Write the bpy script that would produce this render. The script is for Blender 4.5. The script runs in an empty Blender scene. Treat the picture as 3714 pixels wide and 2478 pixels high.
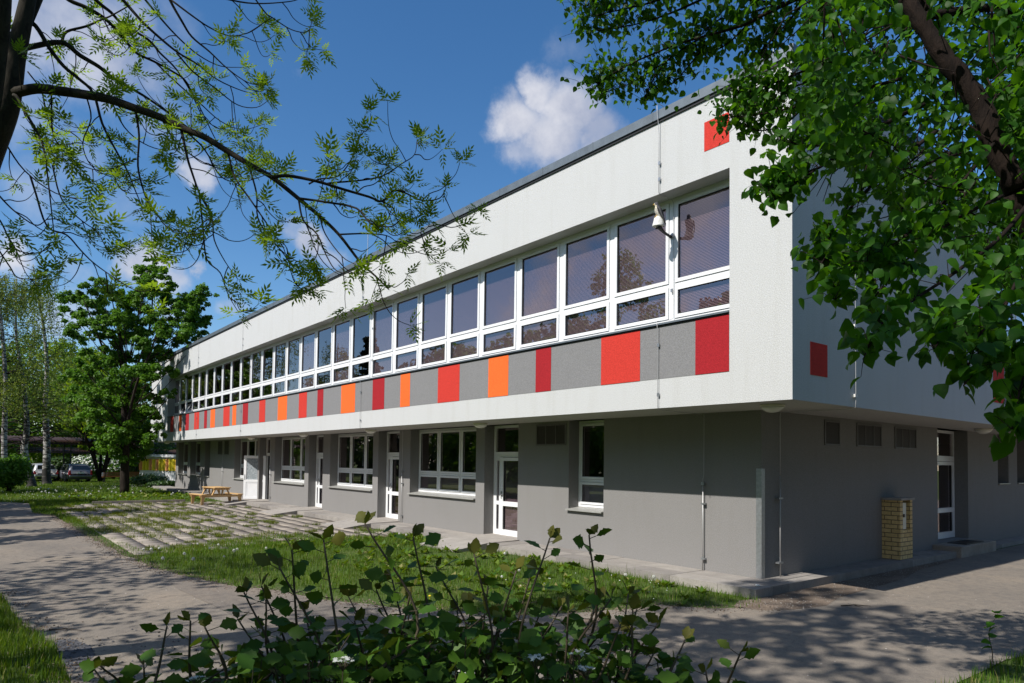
import bpy, bmesh, math, random
import numpy as np
from mathutils import Vector, Matrix
random.seed(7); RNG = np.random.default_rng(11)
S = bpy.context.scene
COL = S.collection
GZ = -0.14            # level of the open ground; the walkway slabs lie at 0

# ------------------------------------------------------------------ camera (measured from the photograph)
CAM = dict(f=2476.0, v0=1584.45, yaw=0.9004, x=5.2694, y=-9.4503, z=2.0, roll=0.0132, pit=0.0360)
PW, PH = 3714, 2478
_y, _t = CAM['yaw'], CAM['pit']
HF = np.array([-math.sin(_y), math.cos(_y), 0.0]); RT = np.array([math.cos(_y), math.sin(_y), 0.0]); UZ = np.array([0, 0, 1.0])
FW = HF*math.cos(_t) + UZ*math.sin(_t); UP = UZ*math.cos(_t) - HF*math.sin(_t)
CO = np.array([CAM['x'], CAM['y'], CAM['z']])
def ray(u, v):
    r = CAM['roll']; du, dv = u - PW/2, v - PH/2
    u2 = du*math.cos(r) + dv*math.sin(r); v2 = -du*math.sin(r) + dv*math.cos(r)
    return FW + RT*(u2/CAM['f']) - UP*((v2 + PH/2 - CAM['v0'])/CAM['f'])
def at(u, v, d): return CO + ray(u, v)*d
def hit(u, v, ax, val):
    k = ray(u, v); return CO + k*((val - CO[ax])/k[ax])
def G(u, v, z=GZ): return hit(u, v, 2, z)
def depth_of(p): return float((np.array(p) - CO) @ FW)

cd = bpy.data.cameras.new('camera'); cam = bpy.data.objects.new('camera', cd); COL.objects.link(cam)
cd.sensor_width = 36; cd.lens = 36*CAM['f']/PW; cd.clip_end = 1500; cd.clip_start = 0.05
off = CAM['v0'] - PH/2
cd.shift_y = off*math.cos(CAM['roll'])/PW
cd.shift_x = off*math.sin(CAM['roll'])/PW
c, s = math.cos(CAM['roll']), math.sin(CAM['roll'])
R2, U2 = RT*c + UP*s, UP*c - RT*s
cam.matrix_world = Matrix(((R2[0], U2[0], -FW[0], CO[0]), (R2[1], U2[1], -FW[1], CO[1]), (R2[2], U2[2], -FW[2], CO[2]), (0, 0, 0, 1)))
S.camera = cam
S.render.resolution_x, S.render.resolution_y = 1024, 683

# ------------------------------------------------------------------ objects
def tag(o, label=None, cat=None, group=None, kind=None):
    if label: o['label'] = label
    if cat: o['category'] = cat
    if group: o['group'] = group
    if kind: o['kind'] = kind
    return o
def empty(name, loc, label, cat, group=None, rz=0.0):
    o = bpy.data.objects.new(name, None); COL.objects.link(o); o.empty_display_size = 0.2
    o.location = loc; o.rotation_euler = (0, 0, rz)
    return tag(o, label, cat, group)
def link(name, me, mat=None, parent=None):
    o = bpy.data.objects.new(name, me); COL.objects.link(o)
    if mat is not None:
        for m in (mat if isinstance(mat, (list, tuple)) else [mat]): me.materials.append(m)
    if parent is not None: o.parent = parent
    return o
def np_mesh(name, V, F, mat, parent=None, var=None, smooth=False, midx=None):
    """V (n,3), F (m,k) with one k"""
    V = np.asarray(V, np.float32); F = np.asarray(F, np.int32)
    me = bpy.data.meshes.new(name)
    me.vertices.add(len(V)); me.vertices.foreach_set('co', V.ravel())
    m, k = F.shape
    me.loops.add(m*k); me.loops.foreach_set('vertex_index', F.ravel())
    me.polygons.add(m); me.polygons.foreach_set('loop_start', np.arange(m, dtype=np.int32)*k)
    try: me.polygons.foreach_set('loop_total', np.full(m, k, np.int32))
    except Exception: pass
    if midx is not None: me.polygons.foreach_set('material_index', np.asarray(midx, np.int32))
    me.update(calc_edges=True)
    if smooth: me.polygons.foreach_set('use_smooth', np.ones(m, bool))
    if var is not None:
        a = me.attributes.new('var', 'FLOAT', 'POINT'); a.data.foreach_set('value', np.asarray(var, np.float32))
    return link(name, me, mat, parent)
class MB:
    """collects boxes, tubes, quads; build() links them as ONE mesh object"""
    def __init__(s): s.v = []; s.f = []; s.m = []
    def add(s, V, F, mi=0):
        b = len(s.v); s.v += [tuple(float(c) for c in q) for q in V]; s.f += [tuple(b + i for i in q) for q in F]; s.m += [mi]*len(F); return s
    def box(s, x0, x1, y0, y1, z0, z1, mi=0):
        V = [(x0,y0,z0),(x1,y0,z0),(x1,y1,z0),(x0,y1,z0),(x0,y0,z1),(x1,y0,z1),(x1,y1,z1),(x0,y1,z1)]
        return s.add(V, [(0,3,2,1),(4,5,6,7),(0,1,5,4),(1,2,6,5),(2,3,7,6),(3,0,4,7)], mi)
    def beam(s, a, b, w, h, up=(0,0,1), mi=0):
        a, b = Vector(a), Vector(b); d = (b - a).normalized(); r = d.cross(Vector(up))
        if r.length < 1e-4: r = d.cross(Vector((1,0,0)))
        r.normalize(); u = r.cross(d); r *= w/2; u *= h/2
        V = [a-r-u, a+r-u, a+r+u, a-r+u, b-r-u, b+r-u, b+r+u, b-r+u]
        return s.add(V, [(0,1,2,3),(7,6,5,4),(0,4,5,1),(1,5,6,2),(2,6,7,3),(3,7,4,0)], mi)
    def quad(s, a, b, c, d, mi=0): return s.add([a,b,c,d], [(0,1,2,3)], mi)
    def tube(s, pts, rad, n=8, mi=0, cap=True):
        V, F = tube_arrays(pts, rad, n, cap); return s.add(V, F, mi)
    def lathe(s, prof, n=16, loc=(0,0,0), mi=0, sx=1, sy=1):
        V = []; F = []
        for r, z in prof:
            for i in range(n):
                a = 2*math.pi*i/n; V.append((loc[0]+r*sx*math.cos(a), loc[1]+r*sy*math.sin(a), loc[2]+z))
        for k in range(len(prof)-1):
            for i in range(n):
                j = (i+1) % n; F.append((k*n+i, k*n+j, (k+1)*n+j, (k+1)*n+i))
        F.append(tuple(range(n))[::-1]); F.append(tuple((len(prof)-1)*n+i for i in range(n)))
        return s.add(V, F, mi)
    def build(s, name, mat, parent=None, smooth=False, bevel=0):
        me = bpy.data.meshes.new(name); me.from_pydata(s.v, [], s.f)
        me.polygons.foreach_set('material_index', s.m)
        if smooth: me.polygons.foreach_set('use_smooth', [True]*len(s.f))
        me.update(); o = link(name, me, mat, parent)
        if bevel:
            b = o.modifiers.new('bevel', 'BEVEL'); b.width = bevel; b.segments = 2; b.limit_method = 'ANGLE'
        return o
def tube_arrays(pts, rad, n=8, cap=True):
    P = [Vector(p) for p in pts]; m = len(P)
    R = [rad]*m if isinstance(rad, (int, float)) else list(rad)
    V = []; F = []; prev = None
    for i in range(m):
        d = (P[min(i+1, m-1)] - P[max(i-1, 0)])
        d = d.normalized() if d.length > 1e-9 else Vector((0,0,1))
        if prev is None:
            a = d.cross(Vector((0,0,1)));  a = d.cross(Vector((1,0,0))) if a.length < .05 else a
        else: a = prev - d*prev.dot(d)
        a.normalize(); prev = a; b = d.cross(a)
        for k in range(n):
            t = 2*math.pi*k/n; V.append(P[i] + (a*math.cos(t) + b*math.sin(t))*R[i])
    for i in range(m-1):
        for k in range(n):
            j = (k+1) % n; F.append((i*n+k, i*n+j, (i+1)*n+j, (i+1)*n+k))
    if cap: F.append(tuple(range(n))[::-1]); F.append(tuple((m-1)*n+k for k in range(n)))
    return V, F
def smooth_path(pts, sub=4):
    """Catmull-Rom through the points"""
    P = [np.array(p, float) for p in pts]
    if len(P) < 3: return P
    Q = [2*P[0]-P[1]] + P + [2*P[-1]-P[-2]]; out = []
    for i in range(1, len(Q)-2):
        a, b, c_, d = Q[i-1], Q[i], Q[i+1], Q[i+2]
        for k in range(sub):
            t = k/sub
            out.append(.5*((2*b) + (c_-a)*t + (2*a-5*b+4*c_-d)*t*t + (3*b-a-3*c_+d)*t**3))
    out.append(P[-1]); return out
def in_poly(X, Y, poly):
    ins = np.zeros(len(X), bool); n = len(poly)
    for i in range(n):
        x0, y0 = poly[i]; x1, y1 = poly[(i+1) % n]
        c_ = (y0 > Y) != (y1 > Y)
        ins ^= c_ & (X < (x1-x0)*(Y-y0)/((y1-y0) if abs(y1-y0) > 1e-12 else 1e-12) + x0)
    return ins
def poly_sheet(name, poly, z, mat, kind='structure', label=None, cat=None):
    me = bpy.data.meshes.new(name); bm = bmesh.new()
    f = bm.faces.new([bm.verts.new((x, y, z)) for x, y in poly])
    bmesh.ops.recalc_face_normals(bm, faces=[f])
    if f.normal.z < 0: f.normal_flip()
    bmesh.ops.triangulate(bm, faces=[f]); bm.to_mesh(me); bm.free()
    return tag(link(name, me, mat), label, cat, kind=kind)
def copy_tree(o, parent=None):
    c_ = o.copy(); COL.objects.link(c_)
    if parent is not None: c_.parent = parent
    for ch in list(o.children): copy_tree(ch, c_)
    return c_
# ------------------------------------------------------------------ scattering many small faces
def frames(N, n=None, spread=1.0):
    """N random rotation matrices; n (N,3) preferred normals"""
    A = RNG.normal(size=(N, 3)) if n is None else np.asarray(n) + RNG.normal(size=(N, 3))*spread
    z = A/np.linalg.norm(A, axis=1, keepdims=True)
    t = RNG.normal(size=(N, 3)); x = t - (t*z).sum(1, keepdims=True)*z; x /= np.linalg.norm(x, axis=1, keepdims=True)
    y = np.cross(z, x); return np.stack([x, y, z], 2)
def frames_dir(D, N_):
    """rotation matrices with x along D and z near N_"""
    x = D/np.linalg.norm(D, axis=1, keepdims=True); z = N_ - (N_*x).sum(1, keepdims=True)*x
    z /= np.linalg.norm(z, axis=1, keepdims=True) + 1e-9; y = np.cross(z, x); return np.stack([x, y, z], 2)
def scatter(tv, tf, P, R, sc):
    tv = np.asarray(tv, float); tf = np.asarray(tf, int); N = len(P); n = len(tv)
    sc = np.broadcast_to(np.asarray(sc, float), (N,))
    V = np.einsum('nij,kj->nki', R, tv)*sc[:, None, None] + np.asarray(P)[:, None, :]
    F = tf[None] + (np.arange(N)*n)[:, None, None]
    return V.reshape(-1, 3), F.reshape(-1, tf.shape[1])
QUAD_LEAF = ([(0,-.5,.0),(.5,0,.07),(0,.5,0),(-.5,0,.07)], [(0,1,2,3)])
DIAMOND = ([(0,0,0),(.4,-.3,.06),(1,0,0),(.4,.3,.06)], [(0,1,2,3)])
# ------------------------------------------------------------------ materials
def nmat(name):
    m = bpy.data.materials.new(name); m.use_nodes = True; nt = m.node_tree
    return m, nt, nt.nodes['Principled BSDF']
def N(nt, t, **kw):
    n = nt.nodes.new(t)
    for k, v in kw.items():
        if k.startswith('i_'):
            key = k[2:].replace('_', ' '); n.inputs[key].default_value = v
        else: setattr(n, k, v)
    return n
def rgb(c): return (c[0], c[1], c[2], 1)
def ramp(nt, fac, cols, pos=None):
    r = N(nt, 'ShaderNodeValToRGB'); e = r.color_ramp.elements
    pos = pos or [i/(len(cols)-1) for i in range(len(cols))]
    while len(e) < len(cols): e.new(.5)
    for i, (c_, p_) in enumerate(zip(cols, pos)): e[i].position = p_; e[i].color = rgb(c_)
    nt.links.new(fac, r.inputs[0]); return r.outputs[0]
def noise(nt, scale, detail=4, rough=.6, co=None, dist=0):
    n = N(nt, 'ShaderNodeTexNoise'); n.inputs['Scale'].default_value = scale; n.inputs['Detail'].default_value = detail
    n.inputs['Roughness'].default_value = rough; n.inputs['Distortion'].default_value = dist
    if co is None: co = geo(nt)
    nt.links.new(co, n.inputs['Vector']); return n.outputs['Fac']
def geo(nt):
    return N(nt, 'ShaderNodeNewGeometry').outputs['Position']
def objco(nt): return N(nt, 'ShaderNodeTexCoord').outputs['Object']
def mix(nt, fac, a, b, mode='MIX'):
    m = N(nt, 'ShaderNodeMix', data_type='RGBA', blend_type=mode)
    for sock, val in ((m.inputs[0], fac), (m.inputs[6], a), (m.inputs[7], b)):
        if hasattr(val, 'is_output'): nt.links.new(val, sock)
        else: sock.default_value = val if isinstance(val, (int, float)) else rgb(val)
    return m.outputs[2]
def math_(nt, op, a, b=None, clamp=False):
    m = N(nt, 'ShaderNodeMath', operation=op, use_clamp=clamp)
    for i, val in enumerate((a, b)):
        if val is None: continue
        if hasattr(val, 'is_output'): nt.links.new(val, m.inputs[i])
        else: m.inputs[i].default_value = val
    return m.outputs[0]
def bump(nt, p, h, strength=.3, dist=.01):
    b = N(nt, 'ShaderNodeBump'); b.inputs['Strength'].default_value = strength; b.inputs['Distance'].default_value = dist
    nt.links.new(h, b.inputs['Height']); nt.links.new(b.outputs[0], p.inputs['Normal'])
def simple(name, col, rough=.6, metal=0, var=.0, scale=8, bmp=0, bscale=60, bd=.004, spec=.5):
    m, nt, p = nmat(name); p.inputs['Roughness'].default_value = rough; p.inputs['Metallic'].default_value = metal
    p.inputs['Specular IOR Level'].default_value = spec
    if var:
        f = noise(nt, scale, 5); lo = [c_*(1-var) for c_ in col]; hi = [min(1, c_*(1+var)) for c_ in col]
        nt.links.new(ramp(nt, f, [lo, hi], [.3, .7]), p.inputs['Base Color'])
    else: p.inputs['Base Color'].default_value = rgb(col)
    if bmp: bump(nt, p, noise(nt, bscale, 3, .6), bmp, bd)
    return m
def plaster(name, col, stain=(.8, .78, .72), grain=72, b=.6, bd=.007, streak=.36):
    m, nt, p = nmat(name); p.inputs['Roughness'].default_value = .92; p.inputs['Specular IOR Level'].default_value = .25
    g = noise(nt, grain, 2, .55); big = noise(nt, .6, 5, .6)
    mp = N(nt, 'ShaderNodeMapping'); mp.inputs['Scale'].default_value = (2.2, 2.2, .22); nt.links.new(geo(nt), mp.inputs[0])
    st = noise(nt, 1.6, 6, .65, mp.outputs[0])
    c0 = ramp(nt, g, [[x*.80 for x in col], [min(1, x*1.12) for x in col]], [.34, .66])
    c1 = mix(nt, math_(nt, 'MULTIPLY', ramp(nt, st, [(0,0,0),(1,1,1)], [.5, .78]), streak), c0, stain, 'MULTIPLY')
    c2 = mix(nt, math_(nt, 'MULTIPLY', ramp(nt, big, [(0,0,0),(1,1,1)], [.4, .75]), .35), c1, (.93, .93, .92), 'MULTIPLY')
    nt.links.new(c2, p.inputs['Base Color'])
    bump(nt, p, g, b, bd); return m
def leafmat(name, c0, c1, trans=.35, rough=.45, tcol=None, spec=.4, c2=None):
    """c0..c1 over the per-leaf attribute; partly translucent"""
    m, nt, p = nmat(name)
    a = N(nt, 'ShaderNodeAttribute', attribute_name='var'); col = ramp(nt, a.outputs['Fac'], [c0, c1]) if c2 is None else ramp(nt, a.outputs['Fac'], [c0, c1, c2], [0, .72, 1])
    nt.links.new(col, p.inputs['Base Color']); p.inputs['Roughness'].default_value = rough; p.inputs['Specular IOR Level'].default_value = spec
    t = N(nt, 'ShaderNodeBsdfTranslucent')
    tc = mix(nt, .85, col, tcol or (c1[0]*1.9, c1[1]*1.6, c1[2]*.6)); nt.links.new(tc, t.inputs[0])
    mx = N(nt, 'ShaderNodeMixShader'); mx.inputs[0].default_value = trans
    nt.links.new(p.outputs[0], mx.inputs[1]); nt.links.new(t.outputs[0], mx.inputs[2])
    nt.links.new(mx.outputs[0], nt.nodes['Material Output'].inputs[0]); return m
def bark(name, c0, c1, scale=14, b=.8, stretch=.3):
    m, nt, p = nmat(name); p.inputs['Roughness'].default_value = .9; p.inputs['Specular IOR Level'].default_value = .2
    mp = N(nt, 'ShaderNodeMapping'); mp.inputs['Scale'].default_value = (1, 1, stretch); nt.links.new(geo(nt), mp.inputs[0])
    f = noise(nt, scale, 6, .7, mp.outputs[0], .6)
    nt.links.new(ramp(nt, f, [c0, c1], [.35, .68]), p.inputs['Base Color']); bump(nt, p, f, b, .02); return m
M = {}
M['plaster'] = plaster('light_plaster', (.575, .585, .585))
M['plaster_grey'] = plaster('grey_plaster', (.250, .243, .238), (.85, .82, .78), streak=.3)
M['band_grey'] = plaster('mid_grey_plaster', (.235, .235, .24), streak=.1)
M['red'] = plaster('bright_red_plaster', (.60, .045, .032), streak=.08)
M['dark_red'] = plaster('dark_red_plaster', (.37, .017, .024), streak=.08)
M['orange'] = plaster('orange_plaster', (1.0, .155, .03), streak=.08)
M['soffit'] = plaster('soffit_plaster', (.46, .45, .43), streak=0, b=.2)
M['pvc'] = simple('white_plastic_frame', (.82, .83, .84), .35, var=.03, scale=3)
M['gasket'] = simple('black_gasket', (.02, .02, .022), .6)
M['zinc'] = simple('weathered_zinc', (.17, .2, .225), .5, .5, .15, 5)
M['cap_dark'] = simple('dark_roof_and_shade', (.012, .012, .014), .6)  # roof colour, also on the strips painting shade under coping and sill
M['sill'] = simple('grey_tin_sill', (.36, .36, .34), .45, .1, .08, 6)
M['galv'] = simple('galvanised_steel', (.42, .44, .46), .42, .8, .15, 25)
M['wire'] = simple('conductor_wire', (.5, .5, .5), .5, .5)
M['interior'] = simple('dark_interior', (.09, .085, .08), .9)
M['interior_light'] = simple('interior_wall', (.2, .18, .16), .9)
M['blind'] = simple('blind_slat', (.34, .27, .28), .5)
M['blind_white'] = simple('white_blind_slat', (.55, .57, .58), .5)
M['black'] = simple('black_metal', (.012, .012, .013), .45)
M['louvre'] = simple('dark_louvre', (.05, .042, .04), .7)
M['vent_frame'] = simple('vent_frame', (.16, .15, .15), .6, .3)
def glass(name, tint=(.74, .69, .72), ior=.19):
    m, nt, p = nmat(name); nt.nodes.remove(p)
    tr = N(nt, 'ShaderNodeBsdfTransparent'); tr.inputs[0].default_value = rgb(tint)
    gl = N(nt, 'ShaderNodeBsdfGlossy'); gl.inputs['Roughness'].default_value = .004; gl.inputs[0].default_value = (1.0, .88, .90, 1)
    lw_ = N(nt, 'ShaderNodeLayerWeight'); fr = N(nt, 'ShaderNodeMath', operation='MULTIPLY_ADD'); nt.links.new(math_(nt, 'POWER', lw_.outputs['Facing'], 3.6), fr.inputs[0]); fr.inputs[1].default_value = 1-ior; fr.inputs[2].default_value = ior
    b = N(nt, 'ShaderNodeBump'); b.inputs['Strength'].default_value = .02; b.inputs['Distance'].default_value = .03
    nt.links.new(noise(nt, 1.3, 1), b.inputs['Height']); nt.links.new(b.outputs[0], gl.inputs['Normal'])
    mx = N(nt, 'ShaderNodeMixShader'); nt.links.new(fr.outputs[0], mx.inputs[0]); nt.links.new(tr.outputs[0], mx.inputs[1]); nt.links.new(gl.outputs[0], mx.inputs[2])
    nt.links.new(mx.outputs[0], nt.nodes['Material Output'].inputs[0]); return m
M['glass'] = glass('window_glass')
def frosted():
    m, nt, p = nmat('frosted_glass'); p.inputs['Roughness'].default_value = .15
    f = noise(nt, 22, 6, .7); nt.links.new(ramp(nt, f, [(.2,.23,.25),(.5,.55,.58)], [.4,.65]), p.inputs['Base Color']); bump(nt, p, f, .4, .01); return m
M['frosted'] = frosted()
M['lamp'] = simple('opal_lamp', (.75, .74, .68), .25)
def concrete(name, c0, c1, sc=3.5, grain=55):
    m, nt, p = nmat(name); p.inputs['Roughness'].default_value = .9; p.inputs['Specular IOR Level'].default_value = .25
    a = noise(nt, sc, 6, .65); g = noise(nt, grain, 3, .7)
    c_ = ramp(nt, a, [c0, c1], [.3, .7]); c2 = mix(nt, .5, c_, ramp(nt, g, [(.62,.62,.62),(1.15,1.15,1.15)], [.3,.7]), 'MULTIPLY')
    at_ = N(nt, 'ShaderNodeAttribute', attribute_name='var')
    c3 = mix(nt, 1.0, c2, ramp(nt, at_.outputs['Fac'], [(1,1,1),(.70,.70,.72)]), 'MULTIPLY')
    nt.links.new(c3, p.inputs['Base Color']); bump(nt, p, g, .5, .006); return m
M['slab'] = concrete('walkway_concrete', (.30, .275, .25), (.40, .37, .335))
M['paver'] = concrete('old_paving_slab', (.25, .22, .185), (.46, .405, .34), 1.6)
def asphalt(tint=(1, 1, 1), gs=90):
    m, nt, p = nmat('worn_asphalt'); p.inputs['Roughness'].default_value = .93; p.inputs['Specular IOR Level'].default_value = .25
    a = noise(nt, .45, 7, .65, dist=.4); g = noise(nt, gs, 3, .8); b = noise(nt, 2.2, 6, .7)
    base = ramp(nt, a, [(.175,.158,.14),(.24,.21,.175),(.30,.25,.195)], [.3,.52,.72])
    d = mix(nt, .55, base, ramp(nt, g, [(.42,.42,.43),(1.35,1.33,1.3)], [.34,.68]), 'MULTIPLY')
    v = N(nt, 'ShaderNodeTexVoronoi', feature='DISTANCE_TO_EDGE'); v.inputs['Scale'].default_value = .42
    w = N(nt, 'ShaderNodeVectorMath', operation='ADD'); nt.links.new(geo(nt), w.inputs[0])
    nn = N(nt, 'ShaderNodeTexNoise'); nn.inputs['Scale'].default_value = 1.3; nn.inputs['Detail'].default_value = 6
    nt.links.new(geo(nt), nn.inputs['Vector']); nt.links.new(nn.outputs['Color'], w.inputs[1]); nt.links.new(w.outputs[0], v.inputs['Vector'])
    cr = math_(nt, 'MULTIPLY', ramp(nt, v.outputs['Distance'], [(1,1,1),(0,0,0)], [.0, .012]), ramp(nt, b, [(0,0,0),(1,1,1)], [.5, .62]))
    e = mix(nt, math_(nt, 'MULTIPLY', cr, .55), d, (.03, .027, .024))
    # pale dusty tracks and a brown sandy wash
    sx = mix(nt, math_(nt, 'MULTIPLY', ramp(nt, b, [(0,0,0),(1,1,1)], [.45, .75]), .45), e, (.27, .225, .18))
    sp_ = ramp(nt, noise(nt, 7, 5, .75), [(.80,.80,.81),(1,1,1),(1.1,1.08,1.05)], [.36,.5,.68]); sx = mix(nt, 1.0, sx, sp_, 'MULTIPLY'); sx = mix(nt, 1.0, sx, tint, 'MULTIPLY')
    nt.links.new(sx, p.inputs['Base Color']); bump(nt, p, math_(nt, 'SUBTRACT', g, cr), .55, .008); return m
M['asphalt'] = asphalt(); M['asphalt_patch'] = asphalt((.82, .82, .84), 60)
def earth():
    m, nt, p = nmat('bare_earth'); p.inputs['Roughness'].default_value = .95
    a = noise(nt, 1.5, 6, .7); g = noise(nt, 45, 4, .8)
    c_ = mix(nt, .7, ramp(nt, a, [(.13,.095,.068),(.26,.20,.15)], [.35,.7]), ramp(nt, g, [(.5,.5,.5),(1.4,1.4,1.4)], [.35,.7]), 'MULTIPLY')
    nt.links.new(c_, p.inputs['Base Color']); bump(nt, p, g, .9, .02); return m
M['earth'] = earth()
def lawn():
    m, nt, p = nmat('lawn_soil'); p.inputs['Roughness'].default_value = .95
    a = noise(nt, .8, 6, .7); g = noise(nt, 30, 4, .8)
    c_ = mix(nt, .6, ramp(nt, a, [(.05,.095,.010),(.085,.13,.014),(.15,.125,.045)], [.3,.58,.8]), ramp(nt, g, [(.4,.4,.4),(1.3,1.3,1.3)], [.35,.7]), 'MULTIPLY')
    nt.links.new(c_, p.inputs['Base Color']); bump(nt, p, g, .8, .03); return m
M['lawn'] = lawn()
M['grass'] = leafmat('grass_blade', (.026, .085, .006), (.125, .215, .014), .32, .55, None, .25, (.30, .26, .10))
M['tuft'] = leafmat('tuft_blade', (.04, .085, .008), (.17, .21, .02), .3, .55, None, .25)
M['leaf_linden_near'] = leafmat('linden_leaf', (.007, .034, .002), (.045, .14, .008), .40, .5, (.14, .36, .008), .2)
M['leaf_ash'] = leafmat('ash_leaf', (.055, .12, .008), (.15, .25, .012), .48, .45, (.34, .52, .02), .25)
M['leaf_linden'] = leafmat('linden_crown_leaf', (.04, .11, .008), (.12, .24, .018), .36, .5, (.16, .36, .015), .25)
M['leaf_birch'] = leafmat('birch_leaf', (.08, .14, .025), (.18, .25, .06), .35, .5, None, .25)
M['leaf_bright'] = leafmat('maple_leaf', (.06, .13, .010), (.16, .27, .02), .4, .5, None, .25)
M['leaf_dark'] = leafmat('dark_leaf', (.018, .05, .008), (.055, .12, .016), .25, .5)
M['leaf_conifer'] = leafmat('conifer_needles', (.008, .02, .008), (.022, .045, .016), .1, .6)
M['leaf_red'] = leafmat('copper_leaf', (.04, .010, .012), (.11, .022, .022), .3, .5, (.2, .03, .03))
M['leaf_shrub'] = leafmat('shrub_leaf', (.03, .085, .010), (.085, .17, .018), .25, .5, (.12, .16, .01), .2, (.11, .06, .015))
M['blossom'] = leafmat('white_blossom', (.55, .57, .5), (.8, .8, .76), .2, .7, (.7, .7, .6))
M['bark_ash'] = bark('ash_bark', (.014, .011, .008), (.045, .038, .026), 16, .5, .5)
M['bark_linden'] = bark('linden_bark', (.006, .0035, .003), (.026, .016, .012), 22)
M['bark_dark'] = bark('dark_bark', (.014, .010, .008), (.05, .038, .03), 9)
M['stem'] = simple('shrub_stem', (.06, .045, .025), .7)
def birchbark():
    m, nt, p = nmat('birch_bark'); p.inputs['Roughness'].default_value = .7
    mp = N(nt, 'ShaderNodeMapping'); mp.inputs['Scale'].default_value = (1, 1, 3.0); nt.links.new(geo(nt), mp.inputs[0])
    f = noise(nt, 2.6, 6, .72, mp.outputs[0], .5)
    sep = N(nt, 'ShaderNodeSeparateXYZ'); nt.links.new(geo(nt), sep.inputs[0])
    low = math_(nt, 'MULTIPLY', math_(nt, 'SUBTRACT', 1.6, sep.outputs[2], True), .12)
    f2 = math_(nt, 'SUBTRACT', f, low)
    nt.links.new(ramp(nt, f2, [(.02,.018,.016),(.06,.05,.045),(.38,.36,.34),(.62,.6,.57)], [.38,.47,.54,.72]), p.inputs['Base Color']); bump(nt, p, f, .5, .02); return m
M['bark_birch'] = birchbark()
def wood(name, c0, c1, sc=6):
    m, nt, p = nmat(name); p.inputs['Roughness'].default_value = .55
    mp = N(nt, 'ShaderNodeMapping'); mp.inputs['Scale'].default_value = (1, 9, 9); nt.links.new(objco(nt), mp.inputs[0])
    f = noise(nt, sc, 5, .6, mp.outputs[0], .4); nt.links.new(ramp(nt, f, [c0, c1], [.3, .7]), p.inputs['Base Color']); bump(nt, p, f, .15, .004); return m
M['pine'] = wood('pale_pine', (.50, .30, .12), (.68, .45, .21))
M['bench_wood'] = wood('brown_bench_wood', (.2, .075, .02), (.34, .13, .035))
def brick():
    m, nt, p = nmat('yellow_brick'); p.inputs['Roughness'].default_value = .9
    b = N(nt, 'ShaderNodeTexBrick'); b.offset = .5
    b.inputs['Scale'].default_value = 1.0; b.inputs['Brick Width'].default_value = .27; b.inputs['Row Height'].default_value = .094
    b.inputs['Mortar Size'].default_value = .009; b.inputs['Color1'].default_value = (.80,.60,.28,1); b.inputs['Color2'].default_value = (.66,.47,.20,1)
    b.inputs['Mortar'].default_value = (.2,.13,.07,1); b.inputs['Mortar Smooth'].default_value = .2
    # walls face either x or y: use x+y as the running direction
    sep = N(nt, 'ShaderNodeSeparateXYZ'); nt.links.new(geo(nt), sep.inputs[0])
    cmb = N(nt, 'ShaderNodeCombineXYZ'); nt.links.new(math_(nt, 'ADD', sep.outputs[0], sep.outputs[1]), cmb.inputs[0]); nt.links.new(sep.outputs[2], cmb.inputs[1])
    nt.links.new(cmb.outputs[0], b.inputs['Vector'])
    nt.links.new(mix(nt, .5, b.outputs['Color'], ramp(nt, noise(nt, 18, 5), [(.6,.6,.6),(1.2,1.2,1.2)], [.3,.7]), 'MULTIPLY'), p.inputs['Base Color'])
    bump(nt, p, math_(nt, 'SUBTRACT', 1.0, b.outputs['Fac']), .7, .012); return m
M['brick'] = brick()
M['cream'] = simple('cream_paint', (.78, .74, .62), .5, 0, .06, 5)
def paint(name, col, metal=.5): 
    m, nt, p = nmat(name); p.inputs['Base Color'].default_value = rgb(col); p.inputs['Metallic'].default_value = metal; p.inputs['Roughness'].default_value = .32
    p.inputs['Coat Weight'].default_value = .7; p.inputs['Coat Roughness'].default_value = .06; return m
M['car_silver'] = paint('silver_car_paint', (.55, .56, .58)); M['car_grey'] = paint('slate_car_paint', (.13, .14, .17), .3)
M['car_glass'] = simple('car_glass', (.012, .016, .018), .05, 0, spec=.9)
M['tail'] = simple('red_tail_lamp', (.5, .012, .018), .15); M['plate'] = simple('number_plate', (.7, .7, .68), .4)
M['tyre'] = simple('tyre_rubber', (.02, .02, .02), .8); M['rim'] = simple('alloy_rim', (.45, .45, .46), .35, .8)
M['brown_metal'] = simple('brown_corrugated_metal', (.04, .018, .014), .5, .2, .2, 4)
M['white_wall'] = simple('white_render', (.75, .75, .76), .9, 0, .05, 2)
M['yellow'] = simple('yellow_panel', (.85, .68, .03), .6); M['peach'] = simple('peach_panel', (.85, .38, .14), .6)
M['stone'] = simple('pebble', (.36, .33, .30), .9, 0, .25, 9)
M['gravel'] = simple('dark_gravel', (.075, .075, .082), .9, 0, .5, 30)
M['feather_dark'] = simple('slate_feathers', (.05, .05, .055), .7, 0, .5, 60)
M['feather_white'] = simple('cream_feathers', (.62, .56, .42), .8, 0, .15, 40)
def barred():
    m, nt, p = nmat('barred_feathers'); p.inputs['Roughness'].default_value = .8
    v = N(nt, 'ShaderNodeTexVoronoi'); v.inputs['Scale'].default_value = 62; nt.links.new(geo(nt), v.inputs['Vector'])
    nt.links.new(ramp(nt, v.outputs['Distance'], [(.05,.05,.05),(.55,.52,.45)], [.18,.45]), p.inputs['Base Color']); return m
M['feather_bar'] = barred()
M['beak'] = simple('yellow_beak', (.6, .36, .04), .4)
M['rock_white'] = simple('white_plastic_rock', (.78, .77, .73), .6, 0, .12, 30, .6, 25, .02)
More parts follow.
